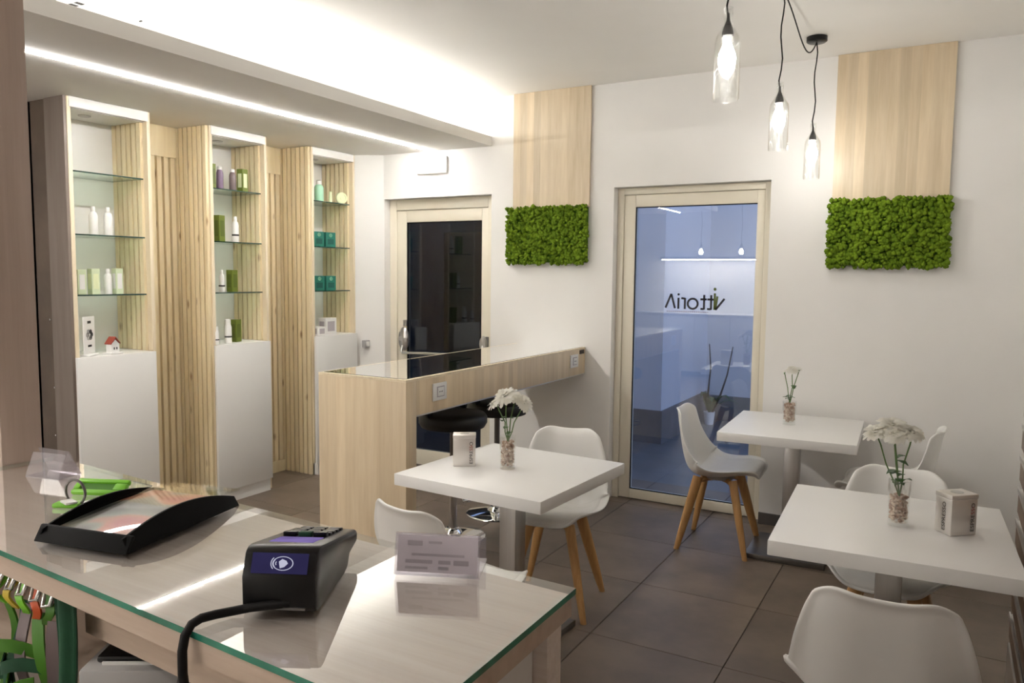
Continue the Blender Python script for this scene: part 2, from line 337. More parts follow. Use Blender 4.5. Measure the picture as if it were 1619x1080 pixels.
# ---- doors
def door_frame(x0, x1, ztop, jamb, rail, bottom, y0, y1, nm, root):
    bb = B(); bb.box(x0, x0+jamb, y0, y1, 0, ztop).box(x1-jamb, x1, y0, y1, 0, ztop).box(x0+jamb, x1-jamb, y0, y1, ztop-rail, ztop)
    if bottom: bb.box(x0+jamb, x1-jamb, y0, y1, 0, bottom)
    return bb.build(nm, 'cream_metal', root, bevel=.003)
d1 = struct(bpy.data.objects.new('door_1', None)); COL.objects.link(d1)
door_frame(D1[0]+.0015, D1[1]-.0015, D1[2]-.002, .045, .045, 0, 5.10, 5.19, 'door_frame', d1)
x0, x1, zt = D1[0]+.0485, D1[1]-.0485, D1[2]-.05
B().box(x0, x0+.08, 5.112, 5.165, .006, zt).box(x1-.048, x1, 5.112, 5.165, .006, zt).box(x0+.08, x1-.048, 5.112, 5.165, zt-.082, zt).box(x0+.08, x1-.048, 5.112, 5.165, .006, .072).build('sash', 'cream_metal', d1, bevel=.003)
gx0, gx1, gz0, gz1 = x0+.08, x1-.048, .072, zt-.082
B().box(gx0, gx0+.006, 5.118, 5.128, gz0, gz1).box(gx0, gx1, 5.118, 5.128, gz1-.006, gz1).box(gx0, gx1, 5.118, 5.128, gz0, gz0+.006).build('gasket', 'rubber', d1)
pane = B().box(gx0, gx1, 5.132, 5.140, gz0, gz1).build('pane', 'pane', d1)
# lettering on the pane, seen from behind, built of strokes
def strokes(segs, w, y, M=None, th=.001):
    bb = B()
    for s in segs:
        if s[0] == 'o':
            _, cx, cz, r = s; n = 28
            ring = [(cx+rr*math.cos(2*PI*i/n), cz+rr*math.sin(2*PI*i/n)) for rr in (r-w/2, r+w/2) for i in range(n)]
            bb.add([(x, y, z) for x, z in ring], [(i, (i+1) % n, n+(i+1) % n, n+i) for i in range(n)])
        elif s[0] == 'd':
            _, cx, cz, r = s; bb.add([(cx+r*math.cos(2*PI*i/12), y, cz+r*math.sin(2*PI*i/12)) for i in range(12)], [tuple(range(12))])
        else:
            (ax, az), (cx, cz) = s; d = Vector((cx-ax, 0, cz-az)).normalized(); nn = Vector((-d.z, 0, d.x))*w/2
            a = Vector((ax, y, az)); c = Vector((cx, y, cz)); bb.add([a-nn, c-nn, c+nn, a+nn], [(0, 1, 2, 3)])
    return bb
# pixel-measured layout at the pane, 4.25 mm to the pixel: baseline z 1.40
Lx = lambda px: -1.695+(px-1050)*.00428
zb, zt_ = 1.362, 1.467
segs = [((Lx(1051), zb+.005), (Lx(1060), zt_-.005)), ((Lx(1060), zt_-.005), (Lx(1066.5), zb+.003)),
        ((Lx(1072), zb), (Lx(1072), zb+.075)), ('d', Lx(1072), zb+.098, .008),
        ((Lx(1082.5), zb), (Lx(1082.5), zb+.075)), ((Lx(1082.5), zb+.07), (Lx(1076.5), zb+.073)),
        ('o', Lx(1095), zb+.037, .034),
        ((Lx(1113), zb), (Lx(1113), zb+.098)), ((Lx(1107.5), zb+.004), (Lx(1113), zb+.004)), ((Lx(1107), zb+.068), (Lx(1117), zb+.068)),
        ((Lx(1124), zb), (Lx(1124), zb+.098)), ((Lx(1118), zb+.004), (Lx(1124), zb+.004)), ((Lx(1118), zb+.068), (Lx(1128), zb+.068)),
        ((Lx(1131), zb), (Lx(1144.5), zb+.075))]
strokes(segs, .0135, 5.130).build('lettering', 'ink', pane, fix=False)
strokes([((Lx(1129.5), zb), (Lx(1129.5), zb+.11)), ('d', Lx(1129.5), zb+.137, .010), ((Lx(1131), zb+.005), (Lx(1133.5), zb+.09))], .014, 5.130).build('letter_mark', 'olive_dark', pane, fix=False)
strokes([((Lx(1053+i*3.4), zb-.018), (Lx(1055.4+i*3.4), zb-.018)) for i in range(20)], .007, 5.130).build('fine_print', 'ink_grey', pane, fix=False)

d2 = struct(bpy.data.objects.new('door_2', None)); COL.objects.link(d2)
door_frame(D2[0]+.0015, D2[1]-.0015, D2[2]-.002, .07, .085, 0, 5.10, 5.19, 'door_frame', d2)
x0, x1, zt = D2[0]+.0735, D2[1]-.0735, D2[2]-.09
B().box(x0, x0+.09, 5.112, 5.165, .006, zt).box(x1-.06, x1, 5.112, 5.165, .006, zt).box(x0+.09, x1-.06, 5.112, 5.165, zt-.095, zt).box(x0+.09, x1-.06, 5.112, 5.165, .006, .13).build('sash', 'cream_metal', d2, bevel=.003)
B().box(x0+.09, x0+.10, 5.118, 5.128, .13, zt-.095).box(x1-.07, x1-.06, 5.118, 5.128, .13, zt-.095).box(x0+.1, x1-.07, 5.118, 5.128, zt-.105, zt-.095).build('gasket', 'rubber', d2)
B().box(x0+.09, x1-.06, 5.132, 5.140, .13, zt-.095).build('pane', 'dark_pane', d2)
for px, nm in ((-3.895, 0), (-3.125, 1)):
    s = .9 if nm else 1.45
    B().lathe([(.0, -.02), (.03*s, -.018), (.036*s, .0), (.03*s, .018), (.0, .02)], 18, Matrix.Translation((px, 5.085, 1.045)) @ Matrix.Scale(1.9, 4, (0, 0, 1)) @ Matrix.Rotation(PI/2, 4, 'X'), cap=False).build('panic_bar_hub', 'steel', d2, smooth=60)
B().tube([(-3.895, 5.07, .99), (-3.895, 5.05, .945), (-3.88, 5.045, .935), (-3.135, 5.045, .955), (-3.125, 5.06, .975), (-3.125, 5.075, 1.03)], .011, 10).build('push_bar', 'aluminium', d2, smooth=60)
B().box(-3.915, -3.88, 5.100, 5.112, 1.15, 1.20).build('lock_plate', 'steel', d2, bevel=.003)
B().box(-3.11, -3.085, 5.085, 5.10, 1.00, 1.10).build('strike_plate', 'dark_steel', d2, bevel=.003)

# ---- outside the doors
struct(B().box(-2.82, 5, 5.285, 9.6, -.14, -.02).build('floor_outside', 'dusk_paving'))
struct(B().box(-2.9, -2.34, 7.05, 8.6, -.02, 3.6).build('wall_outside_pier', 'dusk_wall'))
struct(B().box(-2.905, -2.325, 7.035, 8.6, -.02, .30).build('trim_1', 'dusk_stone'))
struct(B().box(-2.34, 5, 8.6, 8.8, -.02, 3.6).build('wall_outside', 'dusk_wall'))
struct(B().box(-2.325, 5, 8.585, 8.6, -.02, .26).build('trim_2', 'dusk_stone'))
struct(B().box(-2.95, -2.82, 5.285, 9.6, -.02, 3.6).build('wall_passage', 'dusk_wall'))
b = B().box(-6.2, -2.95, 5.285, 8.2, -.05, -.02).box(-6.2, -6.1, 5.285, 8.2, 0, 2.7).box(-6.2, -2.95, 8.1, 8.2, 0, 2.7).box(-5.6, -2.95, 5.285, 8.2, 2.7, 2.8)  # dimness put into the dark wall colour; roof slot left open for dusk light
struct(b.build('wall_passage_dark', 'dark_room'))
struct(B().box(-5.55, -4.75, 8.06, 8.10, 0, 2.1).build('door_3', 'dark_door', bevel=.01))
pl = thing('potted_orchid', 'bare orchid stems in a small white pot outside the lettered glass door', 'plant', (-2.21, 8.3, -.02))
B().lathe([(.045, 0), (.062, .14), (.058, .142), (.05, .11)], 18, cap=False).build('pot', 'white_plastic', pl, smooth=40)
for pts in ([(0, 0, .1), (-.02, 0, .35), (.0, 0, .62), (-.02, -.01, .88)], [(.02, 0, .1), (.12, 0, .35), (.18, 0, .56), (.23, 0, .86)]):
    B().tube(pts, .014, 6, r1=.006).build('branch', 'twig', pl, smooth=60)
for a, l, h in ((-.3, .26, .22), (.2, .30, .16), (2.6, .10, .16), (4.2, .14, .24), (-1.2, .2, .2)):
    M = Matrix.Translation((0, 0, .12)) @ Matrix.Rotation(a, 4, 'Z')
    B().grid(lambda u, v: (u*l, (v-.5)*.10*math.sin(PI*min(1, u*1.02+.03)), h*math.sin(u*2.3)), 6, 2, M=M).build('leaf', 'leaf', pl, smooth=60, solid=.003)

# ------------------------------------------------------------------ wall pieces
def wall_panel(x0, x1, zb, label):
    r = thing('wood_wall_panel', label, 'wall panel', ((x0+x1)/2, WB, zb), group='veneered wood panels on the far wall')
    n = 11; wd = (x1-x0)/n
    B().box(x0+.004, x1-.004, WB-.012, WB-.0005, zb, CEIL-.002).build('backing', 'panel_wood', r, origin=r.location)
    for k in range(n): B().box(x0+k*wd, x0+(k+1)*wd, WB-.024, WB-.012, zb, CEIL-.001).build('stave', 'panel_wood', r, origin=r.location)
wall_panel(-2.831, -2.22, 2.06, 'pale wood panel above the moss between the two doors')
wall_panel(-.64, -.03, 2.03, 'pale wood panel above the moss right of the lettered door')
def moss(x0, x1, z0, z1, label, seed):
    rnd = random.Random(seed)
    r = thing('moss_panel', label, 'moss panel', ((x0+x1)/2, WB, z0), group='preserved moss squares on the far wall')
    B().box(x0+.012, x1-.012, WB-.028, WB-.0005, z0+.012, z1-.012).build('backing', 'moss_base', r, origin=r.location)
    bb = B()
    bm = bmesh.new(); bmesh.ops.create_icosphere(bm, subdivisions=1, radius=1); V = [v.co.copy() for v in bm.verts]; F = [tuple(v.index for v in f.verts) for f in bm.faces]; bm.free()
    for k in range(1900):
        x = rnd.uniform(x0, x1); z = rnd.uniform(z0, z1); s = rnd.uniform(.007, .018); d = rnd.uniform(.0, .026)
        q = [Vector((p.x*s*rnd.uniform(.7, 1.3), p.y*s*rnd.uniform(.7, 1.3), p.z*s*rnd.uniform(.7, 1.3)))+Vector((x, WB-.032-d, z)) for p in V]
        bb.add(q, F)
    o = bb.build('moss_tufts', 'moss', r, origin=r.location, smooth=80, fix=False); o['kind'] = 'stuff'
moss(-2.868, -2.222, 1.66, 2.07, 'bright green moss rectangle between the two doors', 3)
moss(-.655, -.015, 1.645, 2.045, 'bright green moss rectangle right of the lettered door', 5)
e = thing('emergency_lamp', 'white box emergency lamp on the wall above the dark door', 'lamp', (-3.566, WB, 2.36))
B().box(-3.708, -3.425, WB-.022, WB-.0005, 2.36, 2.49).build('housing', 'white_plastic', e, origin=e.location, bevel=.008)
B().box(-3.67, -3.463, WB-.027, WB-.022, 2.435, 2.475).build('diffuser', 'white_lacquer', e, origin=e.location, bevel=.003)
s = thing('smoke_detector', 'round pale smoke detector on the ceiling above the soffit', 'smoke detector', (-3.64, 2.58, CEIL))
B().lathe([(.075, -.001), (.075, -.014), (.055, -.035), (.03, -.045), (0.001, -.047)], 28).build('housing', 'white_plastic', s, smooth=40)
B().box(-.004, .014, -.004, .004, -.052, -.045).build('indicator', 'ink', s)
s = thing('emergency_sign', 'small white ceiling plate with black marks above the soffit', 'sign', (-3.79, 2.33, CEIL))
B().box(-.09, .09, -.05, .05, -.02, -.001).build('plate', 'white_plastic', s, bevel=.004)
B().box(-.06, -.03, -.02, .02, -.021, -.0195).box(-.015, .01, -.02, .02, -.021, -.0195).box(.03, .06, -.02, .02, -.021, -.0195).build('marks', 'ink', s)
s = thing('wall_socket', 'small grey socket box on the white corner wall beside the shelving', 'socket', (-4.19, 4.955, 1.0))
B().box(-.005, .035, -.045, .012, -.03, .03).build('box', 'grey_plastic', s, bevel=.005)
B().box(.035, .039, -.035, .002, -.02, .02).build('cover', 'white_plastic', s, bevel=.002)

# ------------------------------------------------------------------ shelving
XF, XB = -4.27, -4.60
SH = (2.137, 1.785, 1.441)
def display_unit(y0, y1, label, first=False):
    r = thing('display_unit', label, 'shelving', (XF, (y0+y1)/2, 0), group='tall display units along the left wall'); L = r.location
    B().box(XB, XF, y0, y0+.022, 0, 2.534).build('side_panel', 'pine_pale', r, origin=L)
    B().box(XB, XF, y1-.022, y1, 0, 2.534).build('side_panel', 'pine_pale', r, origin=L)
    B().box(XB, XB+.01, y0+.022, y1-.022, 1.09, 2.49).build('back_panel', 'white_lacquer', r, origin=L)
    top = B().box(XB, XF-.02, y0+.022, y1-.022, 2.475, 2.534).build('top_board', 'white_lacquer', r, origin=L)
    B().lathe([(.035, 0), (.033, -.006), (.022, -.006)], 20, T(-4.43-L[0], y0+.2-L[1], 2.475)).build('spotlight', 'steel', top, smooth=40)
    B().box(XF-.02, XF+.004, y0+.012, y1-.012, 2.478, 2.535).build('fascia', 'white_lacquer', r, origin=L, bevel=.002)
    n = 6; pw = (XF-.03-XB-.012)/n
    for k in range(n): B().box(XB+.014+k*pw, XB+.014+k*pw+pw-.014, y1-.040, y1-.022, 1.09, 2.474).build('slat', 'pine', r, origin=L)
    if first:
        B().box(-4.46, XF-.006, y0-.016, y0, 0, 2.534).build('cladding', 'brown_laminate', r, origin=L)
    else:
        n = 7; pw = (XF-.006-XB)/n
        for k in range(n): B().box(XB+.006+k*pw, XB+k*pw+pw-.006, y0-.022, y0, .0, 2.534).build('slat', 'pine', r, origin=L, bevel=.002, seg=1)
    for z in SH:
        g = B().prism([(XB+.012, y0+.024), (XF-.018, y0+.024), (XF-.018, y1-.042), (XB+.012, y1-.042)], z-.008, z, 0, side=1).build('glass_shelf', ['shelf_glass', 'shelf_edge'], r, origin=L)
    c = B().box(XB+.001, XF+.03, y0+.024, y1-.042, .09, 1.089).build('cabinet', 'white_lacquer', r, origin=L)
    B().box(XF+.03, XF+.05, y0-.022, y1-.035, .09, 1.09).build('cabinet_door', 'white_lacquer', c, origin=L, bevel=.002)
    B().box(XB+.001, XF+.035, y0+.0, y1-.045, 0, .09).build('plinth', 'white_lacquer', r, origin=L)
    return r
U = [(2.562, 3.07), (3.502, 3.99), (4.432, 4.922)]
display_unit(*U[0], 'nearest display unit with brown side and white bottles', True)
display_unit(*U[1], 'middle display unit with olive green boxes on glass shelves')
display_unit(*U[2], 'farthest display unit with teal boxes, beside the dark door')
for k, (a, c_) in enumerate(((3.07, 3.48), (3.99, 4.41))):
    r = thing('slat_panel', ('knotty pine slat panel between the nearest and middle display units', 'knotty pine slat panel between the middle and farthest display units')[k], 'slat panel', (XB, (a+c_)/2, 0), group='slatted recesses between the display units'); L = r.location
    B().box(LW+.0005, XB-.004, a+.001, c_+.019, 0, 2.534).build('backing', 'pine', r, origin=L)
    n = 8; pw = (c_-a)/n
    for i in range(n): B().box(XB-.004, XB+.022, a+i*pw+.010, a+i*pw+pw-.006, .09, 2.335).build('slat', 'pine', r, origin=L, bevel=.002, seg=1)
    B().box(XB-.004, XB+.030, a+.002, c_-.002, 2.335, 2.534).build('header', 'pine_pale' if 0 else 'pine', r, origin=L)
    B().box(XB-.004, XB+.034, a+.002, c_-.002, 0, .09).build('skirting', 'pine', r, origin=L)
for x, z, lab in ((-4.493, 1.296, 'upper'), (-4.476, .903, 'middle'), (-4.483, .621, 'lowest')):
    tag(B().lathe([(.007, 0), (.006, .008), (.001, .009)], 10, Matrix.Translation((x, 2.56, z)) @ Matrix.Rotation(PI/2, 4, 'X')).build('wall_stud', 'chrome', smooth=40), lab+' tiny bright stud on the dark brown wall beside the nearest unit', 'stud', 'studs on the dark brown wall')

# ---- products on the shelves
def shelf_box(x, y, z, wx, wy, h, m, label, cat='box', rz=0, m2=None, group=None):
    r = thing('product_box', label, cat, (x, y, z+.0005), rz, group)
    B().box(-wx/2, wx/2, -wy/2, wy/2, 0, h).build('carton', m, r, bevel=.001, seg=1)
    if m2:
        B().box(wx/2, wx/2+.0008, -wy*.32, wy*.32, h*.2, h*.8).build('print', m2, r)
        B().box(-wx*.3, wx*.3, -wy/2-.0008, -wy/2, h*.2, h*.8).build('print', m2, r)
    return r
def bottle(x, y, z, rad, h, m, mcap, label, neck=.45, capf=.18, cat='bottle', name='bottle', group=None, band=None):
    r = thing(name, label, cat, (x, y, z+.0005), 0, group)
    hb = h*(1-capf)
    B().lathe([(rad*.94, 0), (rad, .004), (rad, hb*.82), (rad*.8, hb*.94), (rad*neck, hb)], 20).build('body', m, r, smooth=40)
    B().lathe([(rad*neck*1.1, hb), (rad*neck*1.1, h*.97), (rad*neck*.8, h)], 16).build('cap', mcap, r, smooth=40)
    if band: B().lathe([(rad*1.004, hb*.3), (rad*1.004, hb*.38)], 20, cap=False).build('band', band, r, smooth=40)
    return r
xs = -4.37
# nearest unit
bottle(xs, 2.755, SH[1], .024, .165, 'white_pack', 'white_pack', 'left of two white bottles on the nearest unit middle shelf', group='white bottles on the nearest unit')
bottle(xs, 2.847, SH[1], .024, .168, 'white_pack', 'white_pack', 'right of two white bottles on the nearest unit middle shelf', group='white bottles on the nearest unit')
shelf_box(xs, 2.662, SH[2], .045, .05, .142, 'pale_green', 'leftmost pale green carton on the nearest unit lowest shelf', m2='white_pack')
shelf_box(xs, 2.745, SH[2], .045, .05, .148, 'pale_green', 'pale green carton beside the white bottle on the nearest unit lowest shelf', m2='lemon')
bottle(xs, 2.834, SH[2], .021, .148, 'white_pack', 'white_pack', 'white bottle between pale green cartons on the nearest unit lowest shelf')
shelf_box(xs, 2.894, SH[2], .045, .045, .152, 'pale_green', 'rightmost pale green carton on the nearest unit lowest shelf', m2='white_pack')
r = thing('display_card', 'white upright card with black flower print on the nearest cabinet', 'card', (-4.30, 2.66, 1.0905), .55)
B().box(-.004, .004, -.06, .06, .012, .225).build('card', 'white_pack', r, bevel=.001, seg=1)
B().box(-.03, .03, -.05, .05, 0, .012).build('foot', 'white_pack', r, bevel=.002)
bb = B()
for a in range(6): bb.lathe([(.0, 0), (.014, 0), (.014, .001)], 10, Matrix.Translation((.004, math.cos(a*PI/3)*.024, .12+math.sin(a*PI/3)*.020)) @ Matrix.Rotation(PI/2, 4, 'Y'), cap=False)
bb.build('flower_print', 'ink', r)
B().box(.004, .0048, -.02, .018, .185, .20).build('heading_print', 'ink', r); B().box(.004, .0048, -.02, .02, .05, .062).build('footer_print', 'ink', r)
r = thing('house_figurine', 'tiny white house figurine with a red roof on the nearest cabinet', 'figurine', (-4.28, 2.79, 1.0905), .25)
B().box(-.02, .02, -.03, .03, .012, .062).build('walls', 'white_pack', r)
B().box(-.035, .035, -.045, .045, 0, .012).build('base', 'white_pack', r, bevel=.002)
B().add([(-.024, -.036, .058), (.024, -.036, .058), (.024, 0, .094), (-.024, 0, .094), (.024, .036, .058), (-.024, .036, .058), (-.024, -.036, .064), (.024, -.036, .064), (.024, 0, .102), (-.024, 0, .102), (.024, .036, .064), (-.024, .036, .064)],
        [(0, 1, 2, 3), (3, 2, 4, 5), (6, 7, 8, 9), (9, 8, 10, 11), (0, 1, 7, 6), (4, 5, 11, 10), (1, 2, 8, 7), (2, 4, 10, 8), (0, 3, 9, 6), (3, 5, 11, 9)]).build('roof', 'roof_red', r)
B().add([(.02, -.03, .058), (.02, .03, .058), (.02, 0, .086)], [(0, 1, 2)]).build('gable', 'white_pack', r)
for yy in (-.014, .006): B().box(.02, .0206, yy, yy+.009, .026, .040).build('window', 'ink', r)
# middle unit
shelf_box(xs-.01, 3.600, SH[0], .045, .045, .168, 'green_box', 'leftmost olive carton on the middle unit top shelf', m2='olive_dark', rz=.1)
bottle(xs, 3.664, SH[0], .023, .158, 'lilac', 'white_pack', 'lilac bottle with white cap beside the leftmost olive carton', capf=.15, neck=.6)
bottle(xs, 3.772, SH[0], .023, .152, 'taupe', 'white_pack', 'taupe bottle with white cap on the middle unit top shelf', capf=.15, neck=.6)
shelf_box(xs, 3.858, SH[0], .05, .055, .160, 'green_box', 'right olive carton beside the taupe bottle on the middle unit', m2='lemon', rz=.15)
shelf_box(xs, 3.650, SH[1], .05, .058, .178, 'green_box', 'olive carton on the middle unit middle shelf', m2='olive_dark', rz=.2)
bottle(xs, 3.788, SH[1], .024, .180, 'white_pack', 'white_pack', 'white bottle with dark band on the middle unit middle shelf', band='ink')
bottle(xs, 3.662, SH[2], .021, .150, 'white_pack', 'white_pack', 'white bottle beside an olive carton on the middle unit lowest shelf', band='ink')
shelf_box(xs, 3.750, SH[2], .05, .058, .152, 'green_box', 'olive carton on the middle unit lowest shelf', m2='olive_dark', rz=.2)
bottle(-4.28, 3.532, 1.09, .019, .120, 'white_pack', 'white_pack', 'smaller white tube at the edge of the middle cabinet', neck=.7, band='ink')
bottle(-4.30, 3.648, 1.09, .024, .165, 'white_pack', 'white_pack', 'larger white tube before the olive carton on the middle cabinet', neck=.7, band='ink')
shelf_box(-4.36, 3.765, 1.09, .05, .058, .156, 'green_box', 'olive carton standing on the middle white cabinet', m2='olive_dark', rz=.2)
# farthest unit
x3 = -4.34
bottle(x3, 4.585, SH[0], .036, .163, 'mint', 'white_pack', 'mint green spray bottle on the farthest unit top shelf', neck=.5, capf=.2)
bottle(x3, 4.715, SH[0], .013, .090, 'lemon', 'lemon', 'thin pale yellow vial on the farthest unit top shelf', neck=.8)
r = thing('round_tin', 'round pale yellow tin standing on edge on the farthest unit', 'tin', (x3+.015, 4.825, SH[0]+.0005), -.45)
B().lathe([(.042, -.012), (.046, -.008), (.046, .010), (.042, .012), (.033, .012), (.032, .009), (.014, .009), (.013, .012), (.0005, .012)], 28, Matrix.Translation((0, 0, .046)) @ Matrix.Rotation(PI/2, 4, 'Y')).build('tin', 'lemon', r, smooth=40)
for z, nm in ((SH[1], 'middle'), (SH[2], 'lowest')):
    for y, side in ((4.555, 'left'), (4.685, 'right')):
        rr = shelf_box(x3-.01, y, z, .085, .095, .115, 'teal_box', f'{side} teal carton on the farthest unit {nm} shelf', rz=-.15, group='teal cartons on the farthest unit')
        B().lathe([(.0, 0), (.016, 0), (.016, .001)], 14, Matrix.Translation((.0425, 0, .092)) @ Matrix.Rotation(PI/2, 4, 'Y'), cap=False).build('seal', 'mint', rr)
        B().box(.0425, .0433, -.03, .03, .02, .062).build('print', 'teal_dark', rr)
shelf_box(-4.30, 4.52, 1.09, .08, .085, .068, 'white_pack', 'lower white carton on the farthest white cabinet', m2='ink_grey')
shelf_box(-4.33, 4.655, 1.09, .08, .125, .130, 'white_pack', 'taller white carton with dark print on the farthest white cabinet', m2='ink_grey')

# ------------------------------------------------------------------ bar
BX0, BX1, BY0, BY1, BZ = -2.80, -2.24, 2.94, 5.028, 1.072
r = thing('bar_counter', 'pale wood bar with glass top running out from the far wall', 'bar', (BX1, BY0, 0)); L = r.location
B().box(BX0, BX1, BY0, BY0+.085, 0, BZ-.012).build('leg_panel', 'bar_wood', r, origin=L, bevel=.002)
B().box(BX1-.03, BX1, BY0+.085, BY1, .888, BZ-.012).build('apron', 'bar_wood', r, origin=L, bevel=.002)
B().box(BX0, BX0+.03, BY0+.085, BY1, .888, BZ-.012).build('apron', 'bar_wood', r, origin=L, bevel=.002)
B().box(BX0+.03, BX1-.03, BY0+.085, BY1, .888, .91).build('underside', 'white_lacquer', r, origin=L)
B().box(BX1-.012, BX1+.001, BY0+.087, BY1, .882, .888).build('edge_profile', 'aluminium', r, origin=L)
B().box(BX0, BX1, BY0, BY0+.02, BZ-.012, BZ).box(BX1-.02, BX1, BY0+.02, BY1, BZ-.012, BZ).box(BX0, BX0+.02, BY0+.02, BY1, BZ-.012, BZ).build('top_rim', 'pine_pale', r, origin=L)
B().box(BX0+.02, BX1-.02, BY0+.02, BY1, BZ-.020, BZ-.008).build('top_board', 'white_lacquer', r, origin=L)
B().prism([(BX0+.021, BY0+.021), (BX1-.021, BY0+.021), (BX1-.021, BY1), (BX0+.021, BY1)], BZ-.0075, BZ+.002, 0, side=1, bottom=2).build('glass_top', ['table_glass', 'shelf_edge', 'glass_contact'], r, origin=L)
for y0, y1, z0, z1 in ((3.155, 3.275, .94, 1.030), (4.775, 4.90, .945, 1.035)):
    s = B().box(BX1, BX1+.009, y0, y1, z0, z1).build('socket_plate', 'white_plastic', r, origin=L, bevel=.004)
    ym = (y0+y1)/2
    B().box(BX1+.009, BX1+.0105, ym-.030, ym+.034, z0+.018, z1-.018).build('socket_frame', 'ink_grey', s, origin=L)
    B().box(BX1+.0105, BX1+.013, ym-.024, ym+.028, z0+.023, z1-.023).build('socket_insert', 'white_plastic', s, origin=L, bevel=.001)
    bb = B()
    for dy in (-.012, .0, .012): bb.cyl(0, 0, 0, .001, .003, n=8); bb.v[-16:] = [(BX1+.013+p[2], ym+dy+p[0], (z0+z1)/2+p[1]) for p in bb.v[-16:]]
    bb.build('socket_holes', 'ink', s, origin=L)
B().box(BX1, BX1+.004, 4.935, 5.005, 1.030, 1.058).build('sticker', 'dark_door', r, origin=L)
def stool(x, y, label):
    r = thing('bar_stool', label, 'bar stool', (x, y, 0), group='black and chrome stools under the bar')
    B().lathe([(.20, 0), (.20, .006), (.19, .012), (.06, .028), (.045, .05), (.032, .055)], 36).build('base', 'chrome', r, smooth=40)
    B().cyl(0, 0, .055, .42, .026).build('column', 'chrome', r, smooth=40)
    B().cyl(0, 0, .42, .67, .018).build('piston', 'dark_steel', r, smooth=40)
    B().tube([(.02, 0, .30), (.1, .05, .28), (.16, .13, .27), (.2, 0, .27), (.16, -.13, .27), (.1, -.05, .28), (.02, 0, .30)], .009, 8).build('footrest', 'chrome', r, smooth=60)
    B().lathe([(.05, .665), (.19, .675), (.205, .70), (.205, .735), (.19, .755), (.1, .762), (.001, .763)], 36).build('seat', 'black_leather', r, smooth=50)
    B().tube([(-.02, .195*math.cos(a), 0) if 0 else (.195*math.cos(a), .195*math.sin(a), .80+.03*math.cos(a*2)) for a in [PI*.55+PI*.9*k/14 for k in range(15)]], .022, 10).build('back_rail', 'black_leather', r, smooth=60)
    for a in (PI*.7, PI*1.3): B().tube([(.18*math.cos(a), .18*math.sin(a), .72), (.195*math.cos(a), .195*math.sin(a), .80)], .008, 8).build('back_post', 'chrome', r, smooth=60)
stool(-2.545, 3.80, 'black seated bar stool under the bar, nearer the wood leg panel')
stool(-2.545, 4.32, 'black seated bar stool under the bar, nearer the far wall')

# ------------------------------------------------------------------ tables
def table(x, y, rz, sx, sy, label):
    r = thing('cafe_table', label, 'table', (x, y, 0), rz, 'square white cafe tables')
    B().box(-sx/2, sx/2, -sy/2, sy/2, .69, .74).build('tabletop', 'white_table', r, bevel=.003)
    B().box(-.042, .042, -.042, .042, .03, .682).build('column', 'steel', r, bevel=.004)
    B().box(-.15, .15, -.15, .15, .682, .69).build('mounting_plate', 'dark_steel', r)
    B().box(-.21, .21, -.21, .21, 0, .03).build('base_plate', 'dark_steel', r, bevel=.003)
    return r
table(-1.618, 2.888, -.064, .722, .735, 'square white table beside the pale wood bar')
table(-.733, 4.572, .045, .70, .775, 'square white table against the far wall below the pendants')
table(-.133, 2.912, .045, .706, .765, 'square white table pushed against the right slatted wall')

# ------------------------------------------------------------------ chairs
def catmull(P, t):
    n = len(P)-1; s = min(max(t, 0), 1)*n; i = min(int(s), n-1); u = s-i
    p0, p1, p2, p3 = P[max(i-1, 0)], P[i], P[i+1], P[min(i+2, n)]
    return tuple(.5*((2*b)+(-a+c)*u+(2*a-5*b+4*c-d)*u*u+(-a+3*b-3*c+d)*u**3) for a, b, c, d in zip(p0, p1, p2, p3))
PROF = [(.232, .440), (.205, .462), (.13, .458), (.04, .440), (-.05, .428), (-.125, .436), (-.172, .475), (-.196, .54), (-.212, .62), (-.226, .70), (-.238, .77), (-.246, .815)]
WID = [(.165,), (.195,), (.218,), (.230,), (.236,), (.236,), (.228,), (.218,), (.205,), (.192,), (.178,), (.162,)]
def shell_pt(s, t, off=0., wk=1.):
    a = abs(t)
    se = s
    k1 = max(0, (s-.72)/.28)
    se -= k1*(.020*(1-min(1, a/.62)**2)+.075*max(0, (a-.55)/.45)**2.2)
    k0 = max(0, (.18-s)/.18)
    se += k0*.085*a**3.2
    y, z = catmull(PROF, se); y2, z2 = catmull(PROF, min(1, se+.01)); y1, z1 = catmull(PROF, max(0, se-.01))
    d = Vector((0, y2-y1, z2-z1)).normalized(); nrm = Vector((0, d.z, -d.y))
    if nrm.z < 0 and nrm.y < 0: nrm = -nrm
    nrm = Vector((0, abs(d.z) if True else 0, 0)) if 0 else nrm
    wd = catmull(WID, s)[0]*wk
    if k1 > 0: wd *= 1-.05*k1**2
    bend = math.exp(-((s-.52)/.17)**2)
    curl = (.046+.078*bend)*max(0, (a-.30)/.70)**2.0
    p = Vector((t*wd, y, z))+nrm*(curl+off)
    if a > .88: p.x += math.copysign(.012*(a-.88)/.12, t)
    lip = max(0, (s-.94)/.06, (a-.90)/.10 if s > .45 else 0)
    p -= nrm*(.011*min(1, lip)**1.5)
    return p
